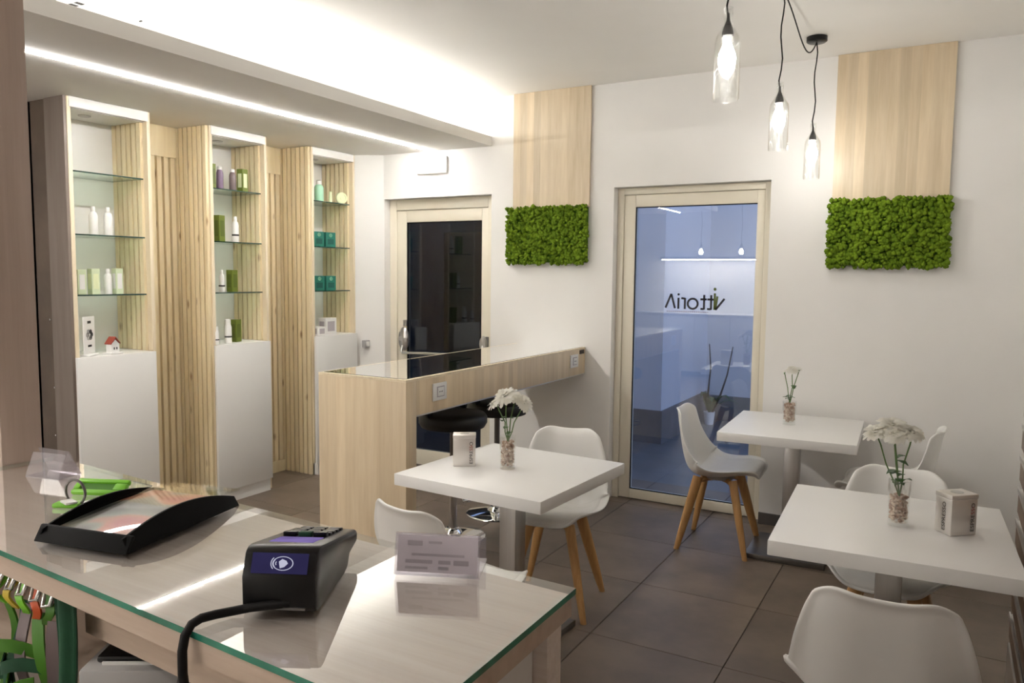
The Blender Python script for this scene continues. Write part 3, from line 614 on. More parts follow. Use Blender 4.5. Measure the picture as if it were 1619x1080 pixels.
def make_chair(label):
    r = thing('dining_chair', label, 'chair', group='white shell chairs with beech legs')
    # profile runs front to top; keep the surface normal toward the sitter
    sh = B().grid(lambda u, v: shell_pt(v, 2*u-1), 20, 34).build('shell', 'white_plastic', r, smooth=70, solid=.012, subsurf=1)
    def cush(u, v):
        t = (2*u-1); s = .035+v*.44; e = min(1, 6*min(u, 1-u))*min(1, 6*min(v, 1-v))
        return shell_pt(s, t*.86, .006+.016*e**.6)
    B().grid(cush, 14, 14).build('cushion', 'white_leather', r, smooth=70, solid=.006, subsurf=1)
    for sx in (-1, 1):
        for sy in (-1, 1):
            top = Vector((sx*.095, sy*.10-.01, .418)); bot = Vector((sx*.195, sy*.195-.005, 0))
            bb = B(); ax = (bot-top).normalized(); n1 = Vector((sx, sy*1., 0)).normalized(); n1 = (n1-ax*n1.dot(ax)).normalized(); n2 = ax.cross(n1)
            vs = []; K = 7
            for k in range(K):
                f = k/(K-1); c = top.lerp(bot, f); ra = .030*(1-f)+.0155*f+.004*math.sin(f*PI); rb = .024*(1-f)+.0145*f
                vs += [c+n1*ra*math.cos(2*PI*i/10)+n2*rb*math.sin(2*PI*i/10) for i in range(10)]
            for k in range(10): vs[-10+k].z = 0.
            fs = [(k*10+i, k*10+(i+1) % 10, (k+1)*10+(i+1) % 10, (k+1)*10+i) for k in range(K-1) for i in range(10)]+[tuple(range(10))[::-1], tuple(range((K-1)*10, K*10))]
            bb.add(vs, fs).build('leg', 'chair_wood', r, smooth=50)
    bb = B()
    for sx in (-1, 1): bb.tube([(sx*.115, sx*.12-.01, .385), (sx*.06, sx*.065-.01, .405), (-sx*.06, -sx*.065-.01, .405), (-sx*.115, -sx*.12-.01, .385)], .016, 8) if sx > 0 else bb.tube([(.115, -.13, .385), (.06, -.075, .405), (-.06, .055, .405), (-.115, .11, .385)], .016, 8)
    bb.build('leg_frame', 'chair_wood', r, smooth=60)
    B().cyl(0, -.01, .405, .432, .085, .10, n=24).build('seat_mount', 'grey_plastic', r, smooth=40)
    return r
# (x, y, facing vector) : local +Y is the direction the sitter faces
CH = [(-1.117, 4.495, (1, .03), 'white chair with beech legs standing before the lettered glass door'),
      (-1.60, 3.275, (.18, -.98), 'white chair on the far side of the table beside the bar'),
      (-1.505, 2.24, (.2, .98), 'white chair behind the card holder on the near side of the bar table'),
      (-.235, 4.53, (-1, .10), 'white chair at the right end of the far table, mostly hidden'),
      (-.150, 3.24, (-.05, -1), 'white chair tucked behind the table with the open vase and tin'),
      (-.105, 2.265, (-.02, 1), 'foreground white chair seen from behind at the bottom right')]
c0 = make_chair(CH[0][3])
for i, (x, y, fv, lab) in enumerate(CH):
    c = c0 if i == 0 else copy_tree(c0)
    c.location = (x, y, 0); c.rotation_euler = (0, 0, math.atan2(-fv[0], fv[1])); c['label'] = lab

# ------------------------------------------------------------------ vases, flowers, tins
def vase(x, y, z, h, r0, label, seed, fill=.86):
    rnd = random.Random(seed)
    r = thing('glass_vase', label, 'vase', (x, y, z+.0005), 0, 'pebble filled glass vases')
    rt_ = r0*1.06
    B().lathe([(r0*.98, 0), (r0, .004), (rt_, h), (rt_-.0025, h), (r0-.003, .014), (.001, .012)], 28).build('glass', 'clear_glass', r, smooth=40)
    bb = B(); bm = bmesh.new(); bmesh.ops.create_icosphere(bm, subdivisions=1, radius=1); V = [v.co.copy() for v in bm.verts]; F = [tuple(v.index for v in f.verts) for f in bm.faces]; bm.free()
    for k in range(330):
        a = rnd.uniform(0, 2*PI); q = (r0-.0085)*math.sqrt(rnd.uniform(.25, 1)); zz = .019+rnd.uniform(0, 1)*(h*fill-.024); s = rnd.uniform(.0045, .0075)
        bb.add([Vector((p.x*s*1.15+q*math.cos(a), p.y*s+q*math.sin(a), p.z*s*.85+zz)) for p in V], F)
    o = bb.build('pebbles', 'pebble', r, smooth=80, fix=False); o['kind'] = 'stuff'
    return r
def flower(base, head, R, label, group, tilt=(0, 0), leaves=2, seed=1, full=True):
    rnd = random.Random(seed); b0 = Vector(base); h = Vector(head)
    r = thing('chrysanthemum', label, 'flower', b0, 0, group)
    d = h-b0; mid = d*.5+Vector((rnd.uniform(-.01, .01), rnd.uniform(-.01, .01), 0))
    B().tube([(0, 0, 0), tuple(d*.25), tuple(mid), tuple(d*.8+Vector((0, 0, .004))), tuple(d)], .0026, 6).build('stem', 'stem', r, smooth=60)
    bb = B(); RT = Matrix.Translation(d) @ Matrix.Rotation(tilt[0], 4, 'X') @ Matrix.Rotation(tilt[1], 4, 'Y')
    rings = [(R, -.12, 16), (R*.98, .10, 16), (R*.9, .35, 15), (R*.76, .62, 13), (R*.58, .9, 10), (R*.42, 1.15, 7), (R*.3, 1.4, 5)] if full else [(R, .3, 8), (R*.7, .9, 6)]
    for q, (l, el, n) in enumerate(rings):
        for k in range(n):
            a = 2*PI*(k+.5*(q % 2))/n+rnd.uniform(-.12, .12); e_ = el+rnd.uniform(-.1, .1); ll = l*rnd.uniform(.85, 1.1); wd = ll*.17
            M = RT @ Matrix.Rotation(a, 4, 'Z') @ Matrix.Rotation(-e_, 4, 'Y')
            bb.add([(0, -.002, 0), (0, .002, 0), (ll*.5, wd, .004), (ll*.5, -wd, .004), (ll*.9, wd*.8, -.002), (ll*.9, -wd*.8, -.002), (ll, 0, -.006)], [(0, 1, 2, 3), (3, 2, 4, 5), (5, 4, 6)], 0, M)
    bb.build('bloom', 'petal', r, smooth=80, fix=False)
    B().lathe([(.002, -.012), (R*.16, -.006), (R*.2, .002), (.001, .006)], 10, RT).build('calyx', 'stem', r, smooth=60)
    for k in range(leaves):
        f = rnd.uniform(.12, .55); a = rnd.uniform(0, 2*PI); l = rnd.uniform(.03, .045)
        M = Matrix.Translation(d*f) @ Matrix.Rotation(a, 4, 'Z') @ Matrix.Rotation(rnd.uniform(-.4, .3), 4, 'Y')
        B().grid(lambda u, v: (u*l, (v-.5)*l*.62*math.sin(PI*(.08+.9*u))*(1+.25*math.sin(u*14)), .006*math.sin(u*3)+.004*abs(v-.5)), 7, 2, M=M).build('leaf', 'leaf', r, smooth=60, solid=.0008)
    return r
def at(v, dx, dy, dz): return (v[0]+dx, v[1]+dy, v[2]+dz)
# camera-lateral direction near each table, to spread the blooms as seen
v1 = (-1.635, 2.868, .74); vase(*v1, .145, .034, 'glass vase of pebbles on the table beside the bar', 11)
ax1 = Vector((.87, .49, 0))
def fl(v, lat, dep, zb, zt, R, lab, grp, tilt, leaves, seed, full=True, axl=ax1, bl=0.):
    n = Vector((-axl.y, axl.x, 0)); hd = Vector(v)+axl*lat+n*dep; hd.z = v[2]+zt
    bs = Vector(v)+axl*bl; bs.z = v[2]+zb
    return flower(bs, hd, R, lab, grp, tilt, leaves, seed, full)
G1 = 'white chrysanthemums on the bar table'
fl(v1, -.012, -.01, .12, .318, .060, 'largest white bloom at the top of the bar table vase', G1, (.5, -.25), 2, 1)
fl(v1, -.050, .01, .12, .285, .048, 'white bloom drooping left over the bar table vase', G1, (.2, -.6), 2, 2)
fl(v1, .030, .03, .12, .305, .050, 'white bloom in the middle of the bar table vase', G1, (.1, .25), 1, 3)
fl(v1, .070, .0, .12, .287, .045, 'white bloom leaning right on a slanted stem over the bar table', G1, (.2, .8), 0, 4)
v2 = (-.766, 4.607, .74); vase(*v2, .135, .036, 'small glass vase of pebbles on the far table by the wall', 12, .95)
G2 = 'slim pale flowers on the far table'; ax2 = Vector((.98, .17, 0))
fl(v2, -.035, 0, .12, .300, .022, 'left pale bud in the far table vase', G2, (0, 0), 2, 5, False, ax2)
fl(v2, .008, .0, .12, .315, .040, 'middle pale bloom in the far table vase', G2, (.3, 0), 2, 6, True, ax2)
fl(v2, .045, .01, .12, .318, .026, 'right pale bud in the far table vase', G2, (0, .3), 2, 7, False, ax2)
v3 = (-.114, 2.906, .74); vase(*v3, .158, .034, 'clear glass vase half full of pebbles beside the espresso tin', 13, .68)
G3 = 'white chrysanthemums on the right table'; ax3 = Vector((.998, .06, 0))
fl(v3, -.082, 0, .10, .312, .050, 'left white bloom in the vase beside the espresso tin', G3, (.3, -.3), 2, 8, True, ax3)
fl(v3, -.030, .02, .10, .335, .056, 'highest white bloom in the vase beside the espresso tin', G3, (.25, .1), 3, 9, True, ax3)
fl(v3, -.025, -.02, .10, .312, .046, 'front middle white bloom in the vase beside the espresso tin', G3, (.5, .0), 3, 10, True, ax3)
fl(v3, .030, .01, .10, .318, .046, 'right white bloom in the vase beside the espresso tin', G3, (.2, .35), 3, 14, True, ax3)
ESP = text_geo('ESPRESSO', .024)
def tin(x, y, rz, w_, d_, h, label, left=False):
    r = thing('espresso_tin', label, 'tin', (x, y, .7405), rz, 'square espresso tins')
    B().box(0, w_, 0, d_, 0, h-.016).build('body', 'tin_metal', r, bevel=.004)
    lid = B().box(-.0015, w_+.0015, -.0015, d_+.0015, h-.016, h).build('lid', 'tin_metal', r, bevel=.003)
    B().lathe([(.02, 0), (.02, .001), (.015, .0012)], 20, Matrix.Translation((w_/2, d_/2, h))).build('emboss', 'steel', lid, smooth=40)
    # front face y = 0: lettering runs upward near the right edge
    M = Matrix.Translation((w_*.88, -.0012, .012)) @ Matrix.Rotation(PI/2, 4, 'X') @ Matrix.Rotation(PI/2, 4, 'Z')
    vs_, fs_ = ESP; wx = max(p[0] for p in vs_); sc = (h*.70)/wx; cut = wx*.62
    ba, bc = B(), B()
    for f in fs_:
        (bc if sum(vs_[i][0] for i in f)/len(f) > cut and sum(vs_[i][0] for i in f)/len(f) < wx*.86 else ba).add([(vs_[i][0]*sc, vs_[i][1]*sc*.9, 0) for i in f], [tuple(range(len(f)))], 0, M)
    ba.build('lettering', 'ink', r, fix=False); bc.build('lettering', 'ink_red', r, fix=False)
    if left:
        M2 = Matrix.Rotation(-PI/2, 4, 'Z') @ Matrix.Translation((-d_*.35, -.0012, .012)) @ Matrix.Rotation(PI/2, 4, 'X') @ Matrix.Rotation(PI/2, 4, 'Z')
        B().add([(p[0]*sc, p[1]*sc*.9, 0) for p in vs_], fs_, 0, M2).build('lettering', 'dark_door', r, fix=False)
    return r
tin(-1.853, 2.768, .55, .098, .070, .140, 'silver espresso tin on the table beside the bar')
tin(.043, 2.857, .73, .100, .072, .137, 'silver espresso tin on the table against the slatted wall', True)

# ------------------------------------------------------------------ pendants
def pendant(x, y, z0, label, swag_from=None):
    r = thing('pendant_lamp', label, 'lamp', (x, y, CEIL), 0, 'bottle pendant lamps'); d = z0-CEIL
    B().lathe([(.054, -.0005), (.054, -.024), (.046, -.030), (.001, -.030)], 28).build('canopy', 'black_plastic', r, smooth=40)
    n = 9; pts = [(.006*math.sin(k*1.3), .004*math.sin(k*2.1), -.03+(d+.262+.03)*k/n) for k in range(n+1)]; pts[-1] = (0, 0, d+.262)
    B().tube(pts, .0035, 6).build('cord', 'rubber', r, smooth=60)
    M = Matrix.Translation((0, 0, d))
    B().lathe([(.041, 0), (.043, .004), (.043, .185), (.040, .205), (.026, .228), (.0155, .245), (.0145, .295), (.016, .297), (.016, .303), (.012, .303), (.0118, .246), (.023, .226), (.037, .203), (.0405, .184), (.0405, .004)], 28, M, cap=False).build('bottle', 'clear_glass', r, smooth=50)
    B().lathe([(.004, .285), (.006, .262), (.016, .236), (.019, .222), (.019, .212)], 18, M).build('lamp_holder', 'black_plastic', r, smooth=40)
    B().lathe([(.015, .212), (.0145, .188)], 16, M).build('bulb_cap', 'steel', r, smooth=40)
    B().lathe([(.013, .188), (.019, .172), (.027, .152), (.029, .138), (.026, .122), (.017, .110), (.001, .106)], 20, M).build('bulb', 'bulb', r, smooth=60)
    if swag_from:
        a = Vector(swag_from)-Vector((x, y, CEIL)); pts = []
        for k in range(21):
            t = k/20; p = a*(1-t); p.z = -.028-.115*(math.sin(PI*t**1.7))**1.0
            pts.append(tuple(p))
        B().tube(pts, .0035, 6).build('swag_cord', 'rubber', r, smooth=60)
P1, P2, P3 = (-.690, 2.667, 2.172), (-.718, 3.72, 2.160), (-.700, 4.585, 2.126)
pendant(*P1, 'nearest clear bottle pendant lamp, largest and leftmost in view')
pendant(*P2, 'middle clear bottle pendant lamp between the other two', (P1[0], P1[1], CEIL))
pendant(*P3, 'farthest clear bottle pendant lamp with its black ceiling rose in view', (P2[0], P2[1], CEIL))

pendant(-3.20, -1.0, 1.80, 'left bottle pendant over the back counter, mirrored in the glass door')
pendant(-2.62, -1.0, 1.80, 'right bottle pendant over the back counter, mirrored in the glass door')

# ------------------------------------------------------------------ slatted wall on the right
r = thing('slat_wall', 'brown boarded display wall with aluminium channels at the right edge', 'slat wall', (.27, 3.52, 0)); L = r.location
B().box(.292, .459, -2.2, 3.52, 0, 2.6).build('carcass', 'slat_brown', r, origin=L)
ph = .125
for k in range(19):
    z0 = .185+k*ph
    B().box(.272, .292, -2.2, 3.52, z0, z0+ph-.040).build('board', 'slat_brown', r, origin=L, bevel=.002, seg=1)
    B().box(.276, .292, -2.2, 3.518, z0+ph-.040, z0+ph-.034).box(.276, .292, -2.2, 3.518, z0+ph-.006, z0+ph).box(.268, .273, -2.2, 3.518, z0+ph-.044, z0+ph-.026).box(.286, .292, -2.2, 3.518, z0+ph-.034, z0+ph-.006).build('channel', 'aluminium', r, origin=L)
B().box(.270, .292, -2.2, 3.52, .0, .16).build('skirting', 'aluminium', r, origin=L, bevel=.003)

# ------------------------------------------------------------------ service counter in the foreground
CZ = 1.185
FR, NR, NL, FL = (-.393, .868), (-.391, .523), (-1.640, .600), (-1.640, .926)
r = thing('service_counter', 'washed wood service counter with a green edged glass top in the foreground', 'counter', (-1.0, .72, 0)); L = r.location
B().prism([NR, NL, FL, FR], CZ-.008, CZ, 0, side=[1, 1, 2, 1], bottom=2).build('glass_top', ['table_glass', 'glass_edge', 'glass_contact'], r, origin=L)
def inset(p, dx, dy): return (p[0]+dx, p[1]+dy)
B().prism([inset(FR, -.004, -.004), FL, NL, inset(NR, -.004, .004)][::-1], CZ-.036, CZ-.0085, 0, side=1).build('worktop', ['counter_wood', 'counter_edge'], r, origin=L, fix=True)
B().prism([(-.410, .862), (-1.639, .919), (-1.639, .880), (-.410, .823)][::-1], 0, CZ-.037).build('front_panel', 'counter_wood', r, origin=L)
B().prism([(-.430, .822), (-.450, .823), (-.450, .555), (-.430, .554)][::-1], 0, CZ-.037).build('end_panel', 'white_lacquer', r, origin=L)
B().prism([(-.452, .612), (-1.055, .650), (-1.055, .632), (-.452, .594)], 1.062, CZ-.037).build('apron', 'counter_edge', r, origin=L)
B().prism([(-.452, .600), (-1.639, .675), (-1.639, .878), (-.452, .821)], .955, .975).build('shelf', 'counter_edge', r, origin=L)
B().box(-1.639, -1.615, .62, .87, 0, CZ-.037).build('end_panel', 'white_lacquer', r, origin=L)
c = thing('column', 'pinkish brown laminate column rising from the left end of the counter', 'column', (-1.75, .86, 0))
B().box(-1.86, -1.6415, .826, .906, 0, CEIL-.001).build('shaft', 'column_laminate', c, origin=c.location, bevel=.002)

# ---- card terminal
t = thing('card_terminal', 'black card terminal with a violet lit screen on the counter', 'card terminal', (-.657, .621, CZ+.0005), .46)
W2 = .0435
prof = [(.0, .010), (.004, .002), (.02, .0), (.125, .0), (.14, .004), (.150, .018), (.186, .022), (.190, .026), (.190, .036), (.182, .041), (.03, .073), (.02, .073), (.012, .069), (.002, .047), (.0, .043)]
def xprism(bb, pr, x0, x1, m=0):
    n = len(pr); vs_ = [(x0, y, z) for y, z in pr]+[(x1, y, z) for y, z in pr]
    return bb.add(vs_, [tuple(range(n)), tuple(range(n, 2*n))[::-1]]+[(i, i+n, (i+1) % n+n, (i+1) % n) for i in range(n)], m)
xprism(B(), prof, -W2, W2).build('body', 'black_plastic', t, bevel=.003, smooth=40)
def onface(p0, p1, u, v, x, lift=.0006):     # u along p0->p1 in the yz profile
    d = Vector((0, p1[0]-p0[0], p1[1]-p0[1])); nn = Vector((0, d.z, -d.y)).normalized()
    if nn.y > 0 and nn.z <= 0: nn = -nn
    return Vector((x, p0[0], p0[1]))+d*u
fa, fb = (.0015, .047), (.0115, .069)
def facequad(x0, x1, u0, u1, lift):
    d = Vector((0, fb[0]-fa[0], fb[1]-fa[1])); nn = Vector((0, -d.z, d.y)).normalized(); o_ = Vector((0, fa[0], fa[1]))
    return [o_+d*u+nn*lift+Vector((x, 0, 0)) for x, u in ((x0, u0), (x1, u0), (x1, u1), (x0, u1))]
s = B().add(facequad(-.033, .033, .02, .98, .0012)+facequad(-.033, .033, .02, .98, -.001), [(0, 1, 2, 3), (7, 6, 5, 4), (0, 4, 5, 1), (1, 5, 6, 2), (2, 6, 7, 3), (3, 7, 4, 0)]).build('contactless_window', 'screen_blue', t)
bb = B(); d = Vector((0, fb[0]-fa[0], fb[1]-fa[1])); nn = Vector((0, -d.z, d.y)).normalized(); ctr = Vector((0, fa[0], fa[1]))+d*.5+nn*.0018; du = d.normalized()
def P2(x, u): return ctr+Vector((x, 0, 0))+du*u
n = 24
ring = [P2(.004+k*.0125*math.cos(2*PI*i/n), k*.008*math.sin(2*PI*i/n)) for k in (1., .9) for i in range(n)]
bb.add(ring, [(i, (i+1) % n, n+(i+1) % n, n+i) for i in range(n)])
bb.add([P2(x, u) for x, u in ((.001, -.0055), (.006, -.004), (.010, .0), (.008, .003), (.003, .005), (-.001, .002))], [(0, 1, 2, 3, 4, 5)])
for k in range(3):
    rr = .003+.0028*k; arc = [(rr*math.cos(a), rr*math.sin(a)) for a in [PI*.72+PI*.56*j/6 for j in range(7)]]
    bb.add([P2(-.002+x*q, u*q) for q in (1., 1-.0011/rr) for x, u in arc], [(i, i+1, 8+i, 7+i) for i in range(6)])
bb.build('contactless_mark', 'screen_mark', s, fix=False)
def topq(x0, x1, y0, y1, h0, h1):   # slab on the sloping top
    f = lambda y: .073-(y-.03)*(.032/.152)
    return [(x, y, f(y)+h) for h in (h0, h1) for x, y in ((x0, y0), (x1, y0), (x1, y1), (x0, y1))], [(3, 2, 1, 0), (4, 5, 6, 7), (0, 1, 5, 4), (1, 2, 6, 5), (2, 3, 7, 6), (3, 0, 4, 7)]
B().add(*topq(-.027, .027, .045, .088, -.001, .0006)).build('display', 'screen_violet', t)
for j in range(5):
    for i in range(3):
        y0 = .096+j*.0165; x0 = -.028+i*.0195
        B().add(*topq(x0, x0+.0165, y0, y0+.012, -.001, .0035 if j else .006)).build('key', 'green_cloth' if (j == 0 and i == 1) else 'black_plastic', t, bevel=.001)
B().box(-.030, .032, .0006-.003, .0006, .006, .009).build('seam', 'dark_steel', t)
B().box(-.018, -.010, -.004, .0, .0085, .0125).build('plug_glint', 'aluminium', t)
cb = B().tube([(-.648, .630, 1.197), (-.666, .613, 1.197), (-.684, .603, 1.194), (-.697, .590, 1.192), (-.705, .572, 1.193), (-.709, .556, 1.194), (-.711, .545, 1.191), (-.712, .537, 1.181), (-.712, .533, 1.165), (-.711, .532, 1.14), (-.706, .533, 1.10), (-.70, .535, 1.04), (-.695, .54, .95)], .0052, 10)
tag(cb.build('terminal_cable', 'rubber', smooth=60), 'black cable running from the card terminal over the counter edge', 'cable')

# ---- cash tray
t = thing('cash_tray', 'black change tray with curved sides and a clear printed plate', 'tray', (-1.085, .742, CZ+.0005), .205)
tw, tl = .084, .115
B().box(-tw+.006, tw-.006, -tl+.01, tl-.01, 0, .004).build('base', 'matte_black', t)
xprism(B(), [(-tl, .0), (-tl+.004, .0), (-tl+.020, .019), (-tl+.018, .022), (-tl+.014, .022)], -tw, tw).build('front_lip', 'matte_black', t, bevel=.0015)
def fin_h(v): return .006+.032*math.sin(PI*(.12+.80*v))**.9
for sx in (-1, 1):
    bb = B(); N = 18; vs_ = []
    for k in range(N+1):
        v = k/N; y = -tl+.006+(2*tl+.012)*v; h = fin_h(v)
        for off in (0, .0035): vs_ += [(sx*(tw-off), y, 0), (sx*(tw-.010-off), y, h)]
    fs_ = []
    for k in range(N):
        a = k*4; c_ = a+4; fs_ += [(a, c_, c_+1, a+1), (a+2, a+3, c_+3, c_+2), (a+1, c_+1, c_+3, a+3), (a, a+2, c_+2, c_)]
    fs_ += [(0, 1, 3, 2), (N*4, N*4+2, N*4+3, N*4+1)]
    bb.add(vs_, fs_).build('side_fin', 'matte_black', t, smooth=40)
def arch(u, v, dz):
    y = -tl+.012+(2*tl+.030)*v; z = .017+.009*math.sin(PI*min(1, v*.92))+dz
    return ((u-.5)*2*(tw-.016), y, z)
B().grid(lambda u, v: arch(u, v, .0), 2, 20).build('clear_plate', 'acrylic_clear', t, smooth=60, solid=.0025)
mt, n_, out = base_mat('advert_print'); p_ = n_.nodes.new('ShaderNodeBsdfPrincipled'); n_.links.new(p_.outputs[0], out.inputs[0])
n_.links.new(ramp(n_, noise_fac(n_, 11., 1), [(.30, (.02, .022, .02)), (.42, (.12, .13, .11)), (.50, (.24, .25, .19)), (.56, (.50, .16, .07)), (.66, (.50, .07, .06))]), p_.inputs['Base Color']); p_.inputs['Roughness'].default_value = .3; MATS['advert_print'] = mt
B().grid(lambda u, v: arch(u, v*.80, -.004), 2, 16).build('printed_card', 'advert_print', t, smooth=60, solid=.0008)

# ---- keys, card holders
k_ = thing('key_ring', 'steel key ring with keys and a lime tag beside the change tray', 'keys', (-1.258, .745, CZ+.0005), .2)
B().tube([(.021*math.cos(a), .005*math.sin(a*2)*0, .024+.021*math.sin(a)) for a in [2*PI*i/24 for i in range(24)]], .0023, 6, closed=True).build('ring', 'dark_steel', k_, smooth=60)
B().box(-.032, .012, -.016, .004, .0, .008, M=Matrix.Rotation(.3, 4, 'Z')).build('tag', 'lime', k_, bevel=.003)
B().box(-.012, .014, -.020, -.002, .008, .0115, M=Matrix.Rotation(-.4, 4, 'Z')).build('tag_label', 'white_pack', k_, bevel=.001)
for a, l in ((.25, .055), (.5, .06), (.05, .05)):
    M = Matrix.Translation((.018, .006, .003+a*.006)) @ Matrix.Rotation(a, 4, 'Z')
    B().box(.012, l, -.002, .002, 0, .002, M=M).box(.018+.02, l-.002, -.0045, -.002, 0, .002, M=M).lathe([(.010, 0), (.010, .002)], 14, M @ Matrix.Translation((.004, 0, 0))).build('key', 'steel', k_)
g = thing('key_fob', 'lime green plastic fob lying behind the change tray', 'key fob', (-1.290, .812, CZ+.0005), .42)
FM = Matrix.Translation((0, 0, .0085)) @ Matrix.Rotation(.55, 4, 'X')
bb = B(); bb.box(-.048, .048, -.017, -.008, -.001, .009, M=FM).box(-.048, .048, .008, .017, -.001, .009, M=FM).box(-.048, -.036, -.008, .008, -.001, .009, M=FM).box(.025, .048, -.008, .008, -.001, .009, M=FM)
bb.build('frame', 'lime', g, bevel=.003); B().box(-.036, .025, -.008, .008, .001, .005, M=FM).build('insert', 'lime_dark', g)
tag(B().box(-.006, .006, -.003, .003, 0, .003, M=T(-1.196, .664, CZ+.0005, .2)).build('coin_clip', 'dark_steel', bevel=.001), 'tiny dark metal scrap on the counter left of the change tray', 'clip')
h_ = thing('leaflet_holder', 'empty clear acrylic leaflet holder by the brown column', 'holder', (-1.490, .842, CZ+.0005), .25)
h_.scale = (.74, .74, .78)
B().add([(-.055, -.035, 0), (.055, -.035, 0), (.055, .030, 0), (-.055, .030, 0), (-.058, -.020, .060), (.052, -.020, .060), (-.055, .045, .050), (.058, .045, .050)], [(0, 1, 2, 3)]).build('floor_sheet', 'acrylic', h_, solid=.0025)
B().add([(-.060, -.030, .0), (.050, -.036, .0), (.040, .000, .052), (-.070, .006, .052)], [(0, 1, 2, 3)]).build('front_sheet', 'acrylic', h_, solid=.0025)
B().add([(-.050, .034, .0), (.060, .028, .0), (.040, .010, .058), (-.064, .016, .062)], [(0, 1, 2, 3)]).build('back_sheet', 'acrylic', h_, solid=.0025)
B().add([(.050, -.036, 0), (.060, .028, 0), (.042, .006, .055)], [(0, 1, 2)]).build('side_sheet', 'acrylic', h_, solid=.0025)
h_ = thing('sign_holder', 'clear acrylic stand holding a pale printed notice on the counter', 'sign', (-.562, .802, CZ+.0005), .40)
M = Matrix.Translation((0, 0, .003)) @ Matrix.Rotation(-.22, 4, 'X')
B().box(-.053, .053, -.0012, .0, .004, .051, M=M).build('notice', 'paper', h_)
B().box(-.056, .056, -.0042, -.0016, 0, .054, M=M).box(-.056, .056, .0004, .003, 0, .054, M=M).build('sleeve', 'acrylic', h_)
bb = B()
for u0, u1, z0, z1 in ((-.042, -.012, .010, .014), (-.042, -.006, .019, .025), (.002, .016, .010, .015), (.002, .018, .019, .025), (.022, .042, .018, .026), (-.034, .036, .031, .035), (-.040, -.020, .047, .055), (-.012, .006, .051, .055)): bb.box(u0, u1, -.0016, -.0012, z0*.8, z1*.8, M=M)
bb.build('print', 'ink_grey', h_)
B().box(-.056, .056, .004, .072, 0, .003).build('foot', 'acrylic', h_)
B().box(.030, .056, .060, .063, 0, .036).build('back_tab', 'acrylic', h_)

# ---- things kept under the counter
for k, (x, mr, mb) in enumerate(((-1.245, 'lime_dark', 'lime'), (-1.212, 'green_cloth', 'yellow'), (-1.178, 'taupe', 'lime'), (-1.142, 'lime_dark', 'orange'), (-1.108, 'taupe', 'lime_dark'))):
    y = .62-(x+1.1)*.06
    lab = ('leftmost green lanyard with a lime loop', 'green lanyard with a yellow loop', 'middle taupe lanyard with a lime loop', 'green lanyard with an orange loop', 'taupe lanyard beside the dark green cloth')[k]+' hung under the counter'
    l_ = thing('lanyard', lab, 'lanyard', (x, y, 1.148), .1*k, 'lanyards hung under the counter')
    B().tube([(0, 0, 0), (0, 0, -.015), (.008, -.010, -.028), (.006, -.018, -.046), (-.007, -.016, -.050), (-.010, -.006, -.034)], .0038, 8).build('hook', 'chrome', l_, smooth=60)
    B().grid(lambda u, v: ((u-.5)*.014+.006*math.sin(v*7+k), -.012+.006*math.cos(v*5), -.028-v*.05), 2, 8).build('loop', mb, l_, smooth=60, solid=.003)
    B().grid(lambda u, v: ((u-.5)*.020+.010*math.sin(v*4+k*2), -.008+.010*math.sin(v*6+k), -.070-v*.20), 2, 14).build('ribbon', mr, l_, smooth=60, solid=.003)
tag(B().grid(lambda u, v: (-1.088+u*.055+.004*math.sin(v*5), .606-u*.004+.006*math.sin(u*9+v*2), 1.143-v*.26-.01*abs(u-.5)), 14, 14).build('green_cloth', 'green_cloth', smooth=60, solid=.003), 'dark green cloth hanging under the counter right of the lanyards', 'cloth')
tag(B().lathe([(.012, 0), (.013, .02), (.008, .05), (.001, .055)], 14, T(-1.262, .61, 1.0) @ Matrix.Rotation(.6, 4, 'X')).build('violet_tag', 'violet', smooth=40), 'bright violet plastic tag among the lanyards at the left edge', 'tag')
t = thing('leaf_wrap', 'green plastic wrap bunched below the lanyards', 'wrap', (-1.17, .61, .995))
for k in range(4): B().grid(lambda u, v: (-.09+u*.14, -.02+.02*math.sin(u*5+k)+k*.008, -.05+k*.018+.012*math.sin(u*6+k*1.7)+v*.02), 8, 2).build('fold', 'lime_dark' if k % 2 else 'green_cloth', t, smooth=60, solid=.002)  # folds darkened in colour for the shade under the counter
bx = thing('receipt_printer', 'white box with a black recessed top on the shelf under the counter', 'printer', (-.985, .700, .9755), .55)
B().box(-.075, .075, -.085, .085, 0, .062).build('case', 'grey_plastic', bx, bevel=.004)
B().box(-.060, .060, -.065, .075, .062, .072).build('lid', 'black_plastic', bx, bevel=.004)
B().box(-.05, .05, -.070, -.0665, .062, .066).build('paper_slot', 'white_pack', bx)
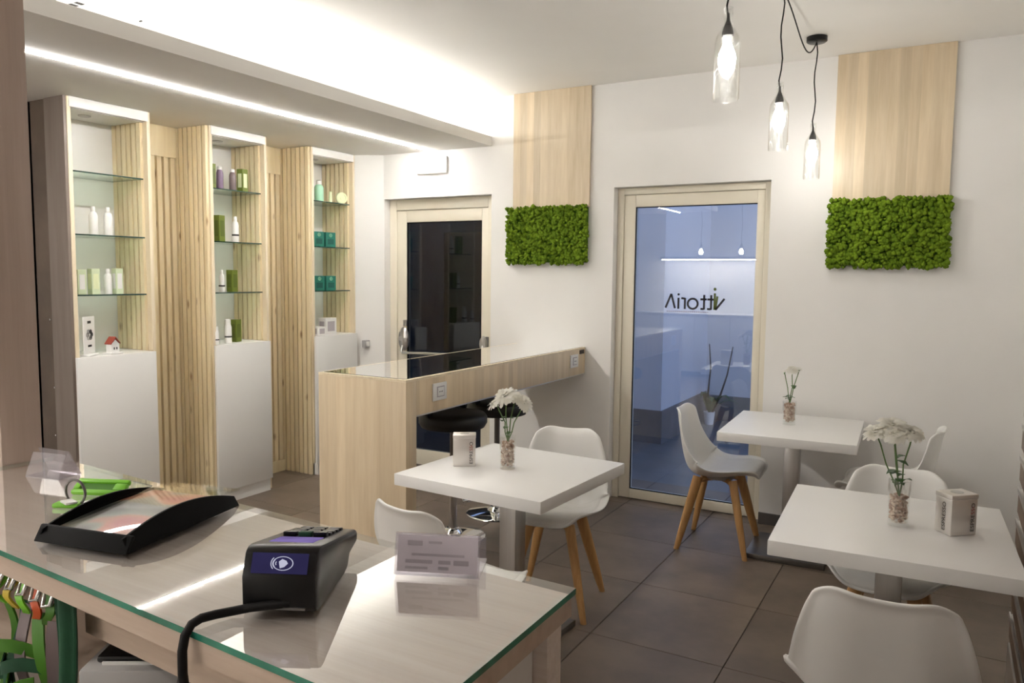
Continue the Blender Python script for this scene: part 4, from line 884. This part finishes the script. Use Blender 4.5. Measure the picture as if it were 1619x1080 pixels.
bg_ = thing('black_case', 'black soft case on the shelf under the counter beside the cable', 'case', (-.79, .68, .9755), .06)
B().box(-.07, .07, -.055, .055, 0, .085).build('shell', 'black_leather', bg_, bevel=.018, seg=3)
B().tube([(-.03, -.0, .083), (-.028, 0, .096), (.028, 0, .096), (.03, 0, .083)], .005, 8).build('handle', 'black_plastic', bg_, smooth=60)

# ------------------------------------------------------------------ back of the service side (seen only in the door's reflection)
r = thing('back_counter', 'white back counter along the wall behind the service counter', 'counter', (-3.2, -2.0, 0)); L = r.location
B().box(-4.6, -1.8, -2.299, -1.75, .08, .97).build('body', 'white_lacquer', r, origin=L)
B().box(-4.6, -1.8, -2.299, -1.80, 0, .08).build('plinth', 'dark_steel', r, origin=L)
B().box(-4.62, -1.78, -2.299, -1.73, .97, 1.00).build('worktop', 'white_lacquer', r, origin=L, bevel=.003)
for k in range(5): B().box(-4.595+k*.56, -4.045+k*.56, -1.75, -1.732, .09, .96).build('door', 'white_lacquer', r, origin=L, bevel=.002)
r = thing('wall_shelf', 'brown wall shelf with a light strip below it behind the service counter', 'shelf', (-3.0, -2.15, 1.86)); L = r.location
B().box(-4.15, -1.8, -2.299, -1.98, 1.86, 1.90).build('board', 'brown_laminate', r, origin=L, bevel=.002)
B().box(-4.12, -1.83, -2.02, -1.995, 1.846, 1.859).build('light_strip', 'backbar_led', r, origin=L)
for k, (x, y) in enumerate(((-.6, -.9), (-2.3, -.4), (-3.7, -1.1), (-2.5, -1.3))):  # out of view, added as fill light for the counter side
    s = thing('fill_lamp', ('added fill lamp above the photographer', 'added fill lamp between the two counters', 'added fill lamp above the left end of the back counter', 'added fill lamp above the right end of the back counter')[k], 'spotlight', (x, y, CEIL), 0, 'added fill lamps over the service side')
    B().lathe([(.060, -.0005), (.058, -.006), (.045, -.006), (.045, -.003)], 24, cap=False).build('trim_ring', 'white_plastic', s, smooth=40)
    B().lathe([(.0005, -.003), (.044, -.003), (.044, -.0025)], 24, cap=False).build('lens', 'fill_glow', s)
